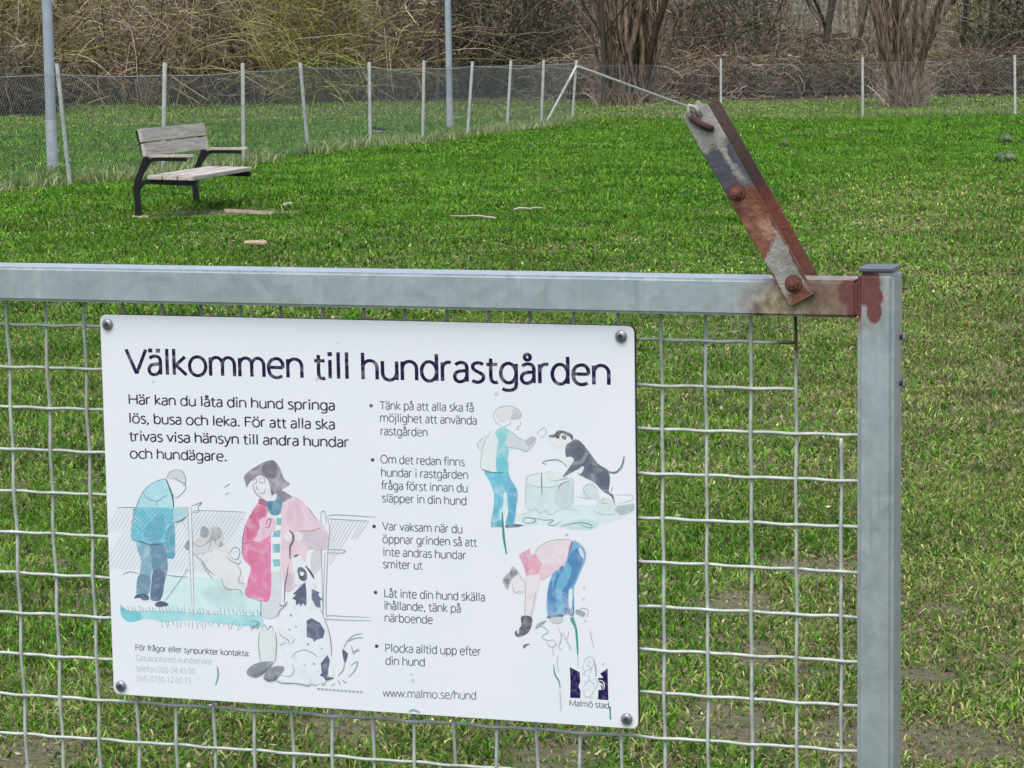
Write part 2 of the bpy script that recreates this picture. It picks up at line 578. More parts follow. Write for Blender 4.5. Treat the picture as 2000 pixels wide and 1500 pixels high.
def bare_mask(x, y):
    m = np.zeros_like(x)
    wob = 0.55 * (fnoise(x, y, 2.5, 91) - 0.5)
    for cx, cy, rx, ry in BARE_G:
        r = np.sqrt(((x - cx) / rx) ** 2 + ((y - cy) / ry) ** 2) + wob
        m = np.maximum(m, 1 - sstep(0.65, 1.1, r))
    return m


LF_A = np.array([-5.05, 31.9]); LF_B = np.array([1.35, 60.3])          # left fence line, near end to corner


def dist_left_fence(x, y):
    """signed distance, positive on the lawn side"""
    d = LF_B - LF_A; L = math.hypot(*d); d = d / L
    return (x - LF_A[0]) * d[1] - (y - LF_A[1]) * d[0]


def blades(x, y, hgt, wid, cols, lean, nseed):
    n = len(x)
    r = np.random.default_rng(nseed)
    z = gz(x, y) - 0.004
    az = r.uniform(0, 2 * math.pi, n)
    waz = az + math.pi / 2 + r.normal(0, 0.6, n)
    dx, dy = np.cos(az), np.sin(az)
    wx, wy = np.cos(waz) * wid / 2, np.sin(waz) * wid / 2
    b = np.stack([x, y, z], 1)
    p1 = b + np.stack([dx * hgt * lean * 0.35, dy * hgt * lean * 0.35, hgt * (0.62 - 0.15 * lean)], 1)
    sx = r.normal(0, 0.18, n) * hgt
    tip = b + np.stack([dx * hgt * lean * 0.95 - dy * sx, dy * hgt * lean * 0.95 + dx * sx, hgt * np.clip(1.0 - 0.55 * lean * lean, 0.12, 1)], 1)
    w = np.stack([wx, wy, np.zeros(n)], 1)
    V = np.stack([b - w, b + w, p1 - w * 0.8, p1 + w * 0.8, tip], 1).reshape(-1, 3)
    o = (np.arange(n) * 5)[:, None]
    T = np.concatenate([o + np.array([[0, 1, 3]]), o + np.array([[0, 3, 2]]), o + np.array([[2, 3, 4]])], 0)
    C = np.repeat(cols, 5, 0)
    # a blade is paler at its tip than at its base
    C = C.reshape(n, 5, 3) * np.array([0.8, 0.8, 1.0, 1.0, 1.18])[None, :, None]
    return V, T, C.reshape(-1, 3)


G_FRESH = np.array([0.062, 0.188, 0.008]); G_MID = np.array([0.122, 0.222, 0.028]); G_DARK = np.array([0.026, 0.080, 0.007])
G_YEL = np.array([0.21, 0.31, 0.065]); G_STRAW = np.array([0.33, 0.30, 0.15]); G_BROWN = np.array([0.15, 0.12, 0.065])


def lawn(y0, y1, dens, hgt, wid, seed, xl=None, xr=None, per=5, spread=0.02, rough=0.0):
    r = np.random.default_rng(seed)
    hw1 = 0.182 * y1 + 1.0
    a0 = -hw1 if xl is None else xl
    a1 = hw1 if xr is None else xr
    n = int((a1 - a0) * (y1 - y0) * dens / per)
    x = r.uniform(a0, a1, n); y = r.uniform(y0, y1, n)
    k = np.abs(x) < 0.182 * y + 1.0
    x, y = x[k], y[k]
    b = bare_mask(x, y)
    cl = fnoise(x, y, 1.6 if y1 < 20 else 0.7, seed + 5)
    keep = r.random(len(x)) > np.maximum(b * 0.62, (0.42 - cl) * 1.6 * (1 if y1 < 16 else 0.3))
    x, y, b = x[keep], y[keep], b[keep]
    x = np.repeat(x, per) + r.normal(0, spread, len(x) * per)
    y = np.repeat(y, per) + r.normal(0, spread, len(y) * per)
    b = np.repeat(b, per)
    n = len(x)
    lf = dist_left_fence(x, y)
    # how dry the sward is, by place
    side = x / (0.182 * y)                                     # -1 .. 1 across the view
    dry = (0.13 * (1 - sstep(9, 20, y)) + 0.42 * sstep(0.30, 0.85, side) * (1 - sstep(26, 40, y))
           + 0.16 - 0.12 * sstep(16, 28, y) + 0.75 * (fnoise(x, y, 0.9, 17) - 0.45) * (1 - 0.75 * sstep(20, 34, y)) + 0.55 * b)
    dry = dry + rough
    dry = np.clip(dry, 0.02, 0.95)
    cols = np.empty((n, 3))
    u = r.random(n); g = r.random(n)[:, None]
    fresh = G_FRESH * (1 - g) + G_MID * g
    yel = G_YEL * (1 - g) + G_STRAW * g
    cols[:] = fresh
    patch = fnoise(x, y, 1.2, 33)
    dk = r.random(n) < 0.16 + 0.5 * sstep(0.5, 0.72, patch)
    cols[dk] = (G_DARK * (1 - g) + G_FRESH * g)[dk]
    dry = dry + 0.35 * sstep(61, 66, y)
    st = u < dry * 0.62
    cols[st] = yel[st]
    br = (r.random(n) < dry * 0.42)
    cols[br] = (G_BROWN * (1 - g) + np.array([0.19, 0.19, 0.06]) * g)[br]
    cols *= (np.exp(r.normal(0, 0.26, n)) * (0.62 + 0.76 * fnoise(x, y, 3.2 if y1 < 16 else 1.7, 77)) * np.repeat(np.exp(r.normal(0, 0.24, n // per)), per))[:, None]
    cols *= np.array([1.0, 1.0, 1.0]) + np.array([0.0, 0.08, -0.1]) * sstep(17, 30, y)[:, None]
    h = hgt * r.uniform(0.55, 1.25, n) * (0.6 + 0.8 * fnoise(x, y, 2.0, 51)) * (1 - 0.5 * b)
    ln = np.clip(np.abs(r.normal(0.95, 0.33, n)), 0.1, 1.3)
    ln[st | br] = np.clip(ln[st | br] + 0.3, 0, 1.3)
    w = wid * r.uniform(0.7, 1.4, n)
    if rough == 0:
        ok = lf > -0.05
    else:
        ok = lf <= -0.05
    ok = ok | (y > 60.3)
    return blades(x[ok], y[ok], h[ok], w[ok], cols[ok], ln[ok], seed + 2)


def join(parts):
    V, T, C, o = [], [], [], 0
    for v, t, c in parts:
        V.append(v); T.append(t + o); C.append(c); o += len(v)
    return np.concatenate(V), np.concatenate(T), np.concatenate(C)


def make_grass():
    ps = [lawn(4.4, 9, 12000, 0.038, 0.0043, 101, spread=0.020),
          lawn(9, 15, 5600, 0.042, 0.0056, 102, spread=0.026),
          lawn(15, 26, 1800, 0.054, 0.0105, 103, spread=0.035),
          lawn(26, 42, 800, 0.072, 0.013, 104, spread=0.05),
          lawn(42, 66, 400, 0.075, 0.018, 105, spread=0.06),
          lawn(66, 75, 200, 0.08, 0.02, 106, xl=1.5, spread=0.08)]
    V, T, C = join(ps)
    tag(mesh_np('grass', V, T, C, M_GRASS), kind='stuff')
    ps = [lawn(26, 45, 420, 0.13, 0.016, 111, xr=0, rough=0.15, spread=0.06),
          lawn(45, 62, 300, 0.14, 0.02, 112, xr=3, rough=0.2, spread=0.07),
          lawn(62, 84, 190, 0.12, 0.024, 113, xr=1.8, rough=0.2, spread=0.08)]
    # unmown tufts along the foot of the fences
    r = np.random.default_rng(5)
    d = (LF_B - LF_A)
    n = 9000
    t = r.uniform(-0.2, 1.02, n)
    x = LF_A[0] + d[0] * t + r.normal(0.05, 0.13, n); y = LF_A[1] + d[1] * t + r.normal(0, 0.13, n)
    k = fnoise(x, y, 1.3, 71) > 0.36
    x, y = x[k], y[k]
    g = r.random(len(x))[:, None]
    c = (G_MID * (1 - g) + np.array([0.42, 0.45, 0.26]) * g)
    ps.append(blades(x, y, r.uniform(0.09, 0.28, len(x)), r.uniform(0.012, 0.026, len(x)), c, np.clip(np.abs(r.normal(0.6, 0.35, len(x))), 0.1, 1.2), 6))
    n = 5000
    x = r.uniform(1.3, 13, n); y = 61.0 + r.normal(0, 0.35, n) + 0.05 * x
    k = fnoise(x, y, 1.6, 72) > 0.42
    x, y = x[k], y[k]; g = r.random(len(x))[:, None]
    c = (G_MID * (1 - g) + np.array([0.30, 0.31, 0.14]) * g)
    ps.append(blades(x, y, r.uniform(0.06, 0.20, len(x)), r.uniform(0.012, 0.026, len(x)), c, np.clip(np.abs(r.normal(0.6, 0.35, len(x))), 0.1, 1.2), 8))
    V, T, C = join(ps)
    tag(mesh_np('rough_grass', V, T, C, M_GRASS), kind='stuff')


make_grass()


# ------------------------------------------------------------------ the gate (local x along the rail, y away, z up)
R_ = np.array([[0.95254919, 0.01613839, 0.30395657], [0.0274873, 0.98995269, -0.13870155], [-0.30314104, 0.140475, 0.94253503]])
T_ = np.array([-0.44698079, -0.07537861, 3.05273155])


def cv(c): return Vector((c[0], -c[1], -c[2]))


gm = Matrix.Identity(4)
ax = CAM.to_3x3() @ cv(R_[:, 0]); ay = CAM.to_3x3() @ cv(R_[:, 2]); az_ = CAM.to_3x3() @ cv(-R_[:, 1])
go = CAM @ cv(T_)
for i in range(3):
    gm[i][0] = ax[i]; gm[i][1] = ay[i]; gm[i][2] = az_[i]; gm[i][3] = go[i]
ZG = -(go.z) / az_.z                               # local z where the gate meets the ground
base = gm @ Vector((0.25, 0, ZG))
GATE = gm.copy()
for i in range(3): GATE[i][3] = base[i]
gate = empty('gate', mat=GATE)
tag(gate, 'galvanised steel gate frame filled with square wire mesh, rusty latch on top', 'gate')
OFF = Vector((-0.25, 0, -ZG))                      # sign-corner coordinates to gate coordinates


def into_gate(o):
    o.parent = gate; o.location = OFF
    return o


ZR0, ZR1 = 0.0144, 0.0516
XS0, XS1 = 0.8318, 0.8684
YF, YB = -0.012, 0.034


def gate_frame():
    m = MB(); m.box(-0.40, XS0 - 0.0004, YF, YB, ZR0, ZR1, M_GATE); into_gate(m.build('top_rail', bevel=0.003))
    m = MB(); m.box(-0.40, XS0 - 0.0004, YF, YB, ZG + 0.06, ZG + 0.097, M_GATE); into_gate(m.build('bottom_rail', bevel=0.003))
    m = MB(); m.box(XS0, XS1, YF - 0.0008, YB + 0.004, ZG - 0.01, 0.0597, M_GATE)
    st = into_gate(m.build('stile', bevel=0.0045, segs=3))
    m = MB(); m.box(-0.437, -0.4004, YF - 0.0008, YB + 0.004, ZG - 0.01, 0.0597, M_GALV)
    into_gate(m.build('stile', bevel=0.0045, segs=3))
    m = MB(); m.box(XS0 + 0.0002, XS1 - 0.0002, YF - 0.0004, YB + 0.0036, 0.0600, 0.0638, M_CAP)
    into_gate(m.build('end_cap', bevel=0.0012))
    # screws standing out of the right hand face of the stile
    for z in (-0.008, -0.055):
        m = MB(); m.tube([(XS1 - 0.001, 0.024, z), (XS1 + 0.004, 0.024, z)], 0.0028, M_DARKRUST, 8)
        m.tube([(XS1 + 0.0035, 0.024, z), (XS1 + 0.0055, 0.024, z)], 0.0045, M_ZINC, 6)
        into_gate(m.build('screw'))


def gate_mesh():
    m = MB(); p = 0.04645
    r = 0.0019
    rr = random.Random(3)
    yc = 0.013
    xs = [-0.3502 + p * k for k in range(0, 26)]
    zs = [-0.0152 - p * k for k in range(0, 30) if -0.0152 - p * k > ZG + 0.1]
    for i, x in enumerate(xs):
        if x > XS0 - 0.006: continue
        broken = i == 25                              # the outermost wire has lost its upper end
        ztop = -0.1105 if broken else ZR0 + 0.004
        pts = []
        ph = i % 2
        bow = rr.uniform(-1, 1) * 0.0010; sh = rr.uniform(-1, 1) * 0.0006
        z = ztop
        while z > ZG + 0.08:
            s = math.cos(math.pi * (z + 0.0152) / p) * (1 if ph else -1)
            pts.append((x + sh + bow * math.sin(z * 5 + i) + 0.0003 * math.sin(z * 31 + i * 2), yc - 0.0016 * s, z))
            z -= p / 6
        m.tube(pts, r, M_WIRE, 6)
    for j, z0 in enumerate(zs):
        ph = j % 2
        x1 = xs[24] if j < 2 else XS0 + 0.004         # two wires snapped off at the corner
        pts = []
        bow = rr.uniform(-1, 1) * 0.0008; sh = rr.uniform(-1, 1) * 0.0007
        x = -0.398
        while x < x1 - 0.002:
            s = math.cos(math.pi * (x - xs[0]) / p) * (1 if ph else -1)
            zz = z0 + sh + bow * math.sin(x * 6 + j) + 0.0004 * math.sin(x * 2 * math.pi / p + j)
            pts.append((x, yc + 0.0016 * s, zz))
            x += p / 6
        pts.append((x1, yc, z0 + sh))
        m.tube(pts, r * 0.97, M_WIRE, 6)
    into_gate(m.build('wire_mesh', smooth=True))


gate_frame(); gate_mesh()


def latch():
    # bar frame: local z runs down the bar, local x across, local y away
    top = Vector((0.6690, 0, 0.2203)); dn = Vector((0.5, 0, -0.866)); ac = Vector((0.866, 0, 0.5))
    def frame(y):
        M = Matrix.Identity(4)
        for i in range(3):
            M[i][0] = ac[i]; M[i][1] = (0, 1, 0)[i]; M[i][2] = dn[i]; M[i][3] = (top + OFF)[i]
        M[1][3] += y
        return M
    root = empty('latch'); root.parent = gate; root.matrix_local = Matrix.Identity(4)
    root['label'] = 'rusty two bar latch arm flaking grey paint'
    hw = 0.0141
    # front bar with a notched head and an open slot
    out = [(-hw, 0.0), (-0.003, -0.0035), (0.0005, 0.010), (0.0048, 0.010), (0.0035, -0.006), (0.0078, -0.007), (0.0095, -0.001), (hw, 0.0015), (hw, 0.218), (-hw, 0.218)]
    m = MB(); m.prism(out, -0.0028, 0.0028, M_BAR)
    o = m.build('front_bar', root, bevel=0.0007, segs=2); o.matrix_local = frame(YF - 0.0034)
    m = MB(); m.prism([(-hw, 0.002), (hw - 0.004, -0.004), (hw, 0.0), (hw, 0.218), (-hw, 0.218)], -0.0028, 0.0028, M_BARR)
    o = m.build('rear_bar', root, bevel=0.0007, segs=2); o.matrix_local = frame(YB + 0.0034)
    def bolt(z, x=0.0):
        m = MB()
        m.tube([(x, -0.0042, z), (x, -0.0030, z)], 0.0088, M_RUST, 24)          # washer
        m.tube([(x, -0.0095, z), (x, -0.0040, z)], 0.0062, M_RUST, 6)           # hexagon head
        m.tube([(x, -0.0112, z), (x, -0.0094, z)], [0.0026, 0.0040], M_RUST, 12)
        m.tube([(x, -0.003, z), (x, YB - YF + 0.006, z)], 0.0035, M_DARKRUST, 10)
        o = m.build('bolt', root, bevel=0.0006, segs=2); o.matrix_local = frame(YF - 0.0034)
    bolt(0.199, 0.001); bolt(0.0925, -0.0035)
    # the catch: a bent rod in the slot at the head
    m = MB()
    pts = [(-0.006, -0.0045, 0.004), (-0.004, -0.006, 0.010), (0.0005, -0.0065, 0.017), (0.005, -0.006, 0.023), (0.0075, -0.004, 0.026)]
    m.tube(pts, [0.0022, 0.003, 0.0033, 0.0036, 0.003], M_DARKRUST, 10)
    o = m.build('catch_pin', root, smooth=True); o.matrix_local = frame(YF - 0.0034)
    m = MB()
    pts = [(-0.0075, -0.003, 0.008), (-0.006, -0.0055, 0.0), (-0.001, -0.006, -0.006), (0.003, -0.005, -0.002), (0.002, -0.004, 0.008)]
    m.tube(pts, 0.0024, M_BAR, 8)
    o = m.build('catch_hook', root, smooth=True); o.matrix_local = frame(YF - 0.0034)


latch()

# ------------------------------------------------------------------ the sign
SW, SH = 0.6, 0.6 / 1.42
SIGN = gm.copy()
sc_ = gm @ Vector((SW / 2, 0, -SH / 2))
for i in range(3): SIGN[i][3] = sc_[i]
sign = empty('information_sign', mat=SIGN)
tag(sign, 'white dog park information board with Swedish text and watercolour drawings, screwed to the gate mesh', 'sign')
# homography of the photographed sign face, to lay its print out flat on the real panel
src = np.array([[195, 613], [1238, 638], [1247, 1424], [222, 1357]], float)
dst = np.array([[0, 0], [SW, 0], [SW, -SH], [0, -SH]], float) + np.array([-SW / 2, SH / 2])
A_ = []
for (x, y), (u, v) in zip(src, dst):
    A_.append([x, y, 1, 0, 0, 0, -u * x, -u * y]); A_.append([0, 0, 0, x, y, 1, -v * x, -v * y])
H_ = np.append(np.linalg.solve(np.array(A_), dst.ravel()), 1).reshape(3, 3)


def su(px, py):
    q = H_ @ np.array([px, py, 1.0])
    return q[0] / q[2], q[1] / q[2]


def rounded(x0, x1, z0, z1, r, n=6):
    o = []
    for cx, cz, a in ((x1 - r, z1 - r, 0), (x0 + r, z1 - r, 90), (x0 + r, z0 + r, 180), (x1 - r, z0 + r, 270)):
        for k in range(n + 1):
            t = math.radians(a + 90 * k / n)
            o.append((cx + r * math.cos(t), cz + r * math.sin(t)))
    return o


def sign_panel():
    m = MB()
    ol = rounded(-SW / 2, SW / 2, -SH / 2, SH / 2, 0.007)
    n = len(ol)
    e = 0.0006
    il = rounded(-SW / 2 + e, SW / 2 - e, -SH / 2 + e, SH / 2 - e, 0.0066)
    vs = [(x, 0, z) for x, z in il] + [(x, e, z) for x, z in ol] + [(x, 0.008, z) for x, z in ol]
    m.add(vs[:2 * n], [tuple(range(n))] + [(i, (i + 1) % n, n + (i + 1) % n, n + i) for i in range(n)], M_PANEL)
    b = [(x, e, z) for x, z in ol] + [(x, 0.008, z) for x, z in ol]
    m.add(b, [(i, (i + 1) % n, n + (i + 1) % n, n + i) for i in range(n)] + [tuple(range(2 * n - 1, n - 1, -1))], M_PEDGE)
    m.build('panel', sign)
    for px, py in ((211, 632), (1213, 657), (237, 1340), (1225, 1403)):
        x, z = su(px, py)
        m = MB()
        m.tube([(x, 0.016, z), (x, -0.0012, z), (x, -0.0012, z), (x, -0.0028, z), (x, -0.004, z), (x, -0.0046, z)],
               [0.002, 0.002, 0.0064, 0.0058, 0.0040, 0.0015], M_ZINC, 16)
        m.tube([(x, -0.0040, z), (x, -0.0049, z)], 0.0026, M_PEDGE, 6)
        m.build('screw', sign, smooth=False, bevel=0.0)


sign_panel()


def catmull(pts, closed=True, k=5):
    n = len(pts); out = []
    rngi = range(n) if closed else range(n - 1)
    for i in rngi:
        if closed:
            p0, p1, p2, p3 = (np.array(pts[(i + d) % n], float) for d in (-1, 0, 1, 2))
        else:
            p0, p1, p2, p3 = (np.array(pts[min(max(i + d, 0), n - 1)], float) for d in (-1, 0, 1, 2))
        for j in range(k):
            t = j / k
            out.append(0.5 * ((2 * p1) + (p2 - p0) * t + (2 * p0 - 5 * p1 + 4 * p2 - p3) * t * t + (3 * p1 - p0 - 3 * p2 + p3) * t ** 3))
    if not closed: out.append(np.array(pts[-1], float))
    return out


class Drawing:
    """a print on the panel: fills and pencil lines, each a hair in front of the one before"""
    def __init__(s, ox, oy, sc, y0):
        s.T = (ox, oy, sc); s.mb = MB(); s.y = -y0

    def P(s, p):
        ox, oy, sc = s.T
        return su(ox + p[0] / sc, oy + p[1] / sc)

    def fill(s, pts, rgb, smooth=True, wash=True):
        q = catmull(pts) if smooth else [np.array(p, float) for p in pts]
        uv = [s.P(p) for p in q]
        s.y -= 0.000003
        vs = [Vector((u, s.y, v)) for u, v in uv]
        tr = tessellate_polygon([[Vector((u, v, 0)) for u, v in uv]])
        s.mb.add(vs, [tuple(t) for t in tr], ink(rgb, wash))

    def line(s, pts, rgb, w=1.6, smooth=True, taper=True):
        """w in photograph pixels"""
        q = catmull(pts, False, 4) if smooth and len(pts) > 2 else [np.array(p, float) for p in pts]
        n = len(q); vs = []; fs = []
        s.y -= 0.000001
        ww = w * s.T[2]
        for i in range(n):
            t = q[min(i + 1, n - 1)] - q[max(i - 1, 0)]
            L = math.hypot(*t) + 1e-9
            nn = np.array([-t[1], t[0]]) / L
            k = ww / 2 * (0.45 + 0.55 * math.sin(math.pi * (i + 0.5) / n) if taper else 1)
            for sg in (-1, 1):
                u, v = s.P(q[i] + nn * k * sg); vs.append((u, s.y, v))
        for i in range(n - 1):
            fs.append((2 * i, 2 * i + 1, 2 * i + 3, 2 * i + 2))
        s.mb.add(vs, fs, ink(rgb, False))

    def dot(s, p, r, rgb):
        s.fill([(p[0] + r * math.cos(a), p[1] + r * math.sin(a)) for a in np.linspace(0, 2 * math.pi, 9)[:-1]], rgb, True, False)

    def build(s, name):
        me = bpy.data.meshes.new(name)
        me.from_pydata(s.mb.v, [], s.mb.f)
        for m in s.mb.mats: me.materials.append(m)
        me.polygons.foreach_set('material_index', s.mb.m)
        me.update()
        return link(name, me, sign)


GR = (128, 138, 152); GD = (95, 105, 120); TE = (60, 140, 165)


def draw_man():
    d = Drawing(220, 900, 4.4115, 0.00005); rr = random.Random(2)
    d.fill([(480, 1010), (700, 1005), (870, 1010), (1050, 1040), (1250, 1100), (1290, 1300), (900, 1300), (700, 1290), (450, 1275)], (205, 236, 243))
    d.fill([(800, 1120), (1000, 1080), (1147, 1180), (1100, 1290), (850, 1250)], (192, 226, 234))
    d.fill([(70, 1250), (160, 1295), (330, 1290), (500, 1295), (800, 1310), (1147, 1330), (1290, 1340), (1290, 1425), (1147, 1425), (900, 1400), (640, 1378), (440, 1390), (330, 1365), (240, 1372), (150, 1392), (80, 1345)], (158, 220, 233))
    d.fill([(70, 1265), (130, 1290), (230, 1300), (250, 1365), (150, 1388), (85, 1345)], (112, 203, 220))
    x = 70
    while x < 1280:                                         # blades of the drawn grass
        b = 1290 + 0.035 * x
        d.line([(x, b - rr.uniform(25, 55)), (x + rr.uniform(5, 25), b + 5)], (90, 150, 168), 1.3)
        if x > 420:
            d.line([(x, b + 75), (x + rr.uniform(-20, 20), b + rr.uniform(95, 140))], (95, 160, 175), 1.3)
        x += rr.uniform(22, 42)
    # chain link fence hatching
    for x in range(60, 1180, 34):
        y0 = 402 + 0.035 * x
        L = 330 if x < 220 else 520
        d.line([(x, y0), (x - 0.62 * L * 0.6, y0 + L * 0.6)] if x < 220 else [(x, y0), (x - 0.62 * L, y0 + L)], (186, 196, 206), 0.9, taper=False)
    for x in range(540, 1100, 36):
        y0 = 402 + 0.035 * x
        L = min(470, (1140 - x) * 1.2)
        d.line([(x, y0 + 30), (x + 0.8 * L, y0 + L)], (190, 200, 210), 0.8, taper=False)
    d.line([(40, 400), (300, 402), (530, 415)], (140, 160, 175), 1.8); d.line([(700, 425), (900, 430), (1147, 440)], (165, 175, 188), 1.6)
    # dog behind the fence
    d.fill([(840, 740), (960, 720), (1060, 860), (1130, 960), (1110, 1130), (1000, 1100), (900, 990), (780, 880)], (222, 229, 236))
    d.fill([(740, 650), (778, 560), (815, 592), (870, 558), (940, 588), (962, 720), (900, 765), (820, 790), (690, 800), (680, 705)], (206, 212, 220))
    d.fill([(780, 560), (835, 600), (815, 660), (760, 645)], (150, 158, 168)); d.fill([(860, 575), (925, 575), (945, 640), (900, 690), (840, 680), (850, 620)], (172, 180, 190))
    d.fill([(930, 690), (960, 720), (920, 745)], (140, 148, 158)); d.fill([(640, 700), (665, 690), (655, 770), (622, 740)], (120, 128, 140))
    for q in ([(690, 700), (760, 740), (850, 690), (830, 760)], [(690, 790), (770, 860), (820, 930), (880, 990)], [(770, 870), (800, 930), (870, 1020)],
              [(1010, 800), (1050, 745), (1100, 770), (1080, 850), (1020, 830)], [(980, 830), (1080, 890), (1110, 860)], [(940, 1010), (980, 1100), (1090, 1110), (1130, 1160)],
              [(1080, 900), (1110, 960), (1090, 1040), (1147, 1060)], [(820, 700), (870, 660), (900, 730)], [(470, 985), (560, 995), (650, 1000)], [(90, 980), (150, 955), (220, 970)], [(960, 230), (1000, 205), (1015, 195)], [(975, 290), (1005, 275)]):
        d.line(q, GR, 1.5)
    # the man
    d.fill([(460, 152), (400, 165), (300, 230), (240, 310), (208, 395), (180, 470), (165, 600), (172, 682), (330, 720), (440, 715), (465, 680), (462, 600), (525, 545), (532, 412), (520, 320), (490, 220)], (168, 222, 240))
    d.fill([(205, 402), (530, 414), (525, 520), (470, 565), (458, 712), (330, 722), (175, 684), (165, 600), (180, 470)], (108, 196, 224))
    d.fill([(300, 560), (430, 460), (450, 600), (400, 690), (280, 680)], (84, 172, 205))
    d.fill([(465, 600), (532, 528), (540, 700), (535, 830), (470, 828), (455, 720)], (70, 160, 188))
    d.fill([(532, 414), (600, 395), (650, 400), (655, 460), (600, 520), (540, 530)], (178, 214, 228))
    for x in range(190, 700, 42):
        d.line([(min(x, 520), 412 + max(0, x - 520) * 0.9), (max(175, x - 250), 412 + min(x - 175, 250) * 1.05)], (96, 172, 198), 1.4, taper=False)
    for x in range(60, 520, 46):
        a = max(190, x)
        d.line([(a, 415 + (a - x) * 0.95), (min(455, a + 220), 415 + (min(455, a + 220) - x) * 0.95)], (100, 176, 202), 1.2, taper=False)
    d.fill([(205, 700), (330, 720), (345, 860), (332, 1000), (310, 1150), (205, 1142), (232, 980), (246, 860)], (120, 172, 200))
    d.fill([(330, 720), (440, 715), (478, 900), (452, 1040), (420, 1190), (350, 1205), (325, 1160), (346, 960), (335, 860)], (92, 136, 168))
    d.fill([(350, 960), (440, 940), (445, 1060), (415, 1190), (350, 1200), (335, 1140)], (64, 100, 138))
    d.fill([(225, 990), (320, 1000), (305, 1140), (215, 1130)], (95, 140, 172))
    d.fill([(188, 1185), (215, 1150), (290, 1150), (318, 1190), (270, 1202), (235, 1180)], (46, 66, 96)); d.fill([(365, 1240), (400, 1212), (455, 1216), (482, 1245), (400, 1258)], (50, 68, 98))
    d.fill([(480, 140), (500, 100), (550, 76), (605, 95), (632, 150), (628, 200), (560, 160), (510, 150)], (208, 216, 226))
    for q in ([(470, 152), (490, 100), (550, 75), (610, 95), (632, 150), (630, 200), (634, 235), (600, 280), (545, 318), (515, 270)], [(530, 140), (600, 185), (630, 190)], [(610, 210), (630, 205)],
              [(460, 152), (380, 172), (290, 235), (235, 320), (205, 400), (175, 500), (165, 600), (172, 682)], [(265, 265), (300, 320), (385, 345), (440, 310), (480, 295)], [(385, 345), (382, 390)]):
        d.line(q, (130, 145, 160), 1.5)
    d.line([(462, 155), (490, 220), (520, 310), (530, 405)], (60, 110, 130), 3.0)
    d.line([(172, 682), (230, 690), (330, 722), (450, 712)], (50, 110, 140), 2.0)
    d.line([(540, 525), (590, 515), (640, 480)], (80, 100, 120), 2.4)
    d.line([(680, 390), (730, 370), (775, 355), (740, 395), (748, 435), (690, 440)], GR, 1.5)
    d.line([(668, 395), (680, 800), (695, 1290)], (236, 242, 248), 5, taper=False)
    d.line([(655, 395), (668, 800), (690, 1290)], GR, 1.1); d.line([(680, 400), (694, 800), (704, 1290)], GR, 1.1); d.line([(655, 930), (460, 1200)], (160, 178, 190), 1.6)
    d.build('drawing_of_man_at_fence')


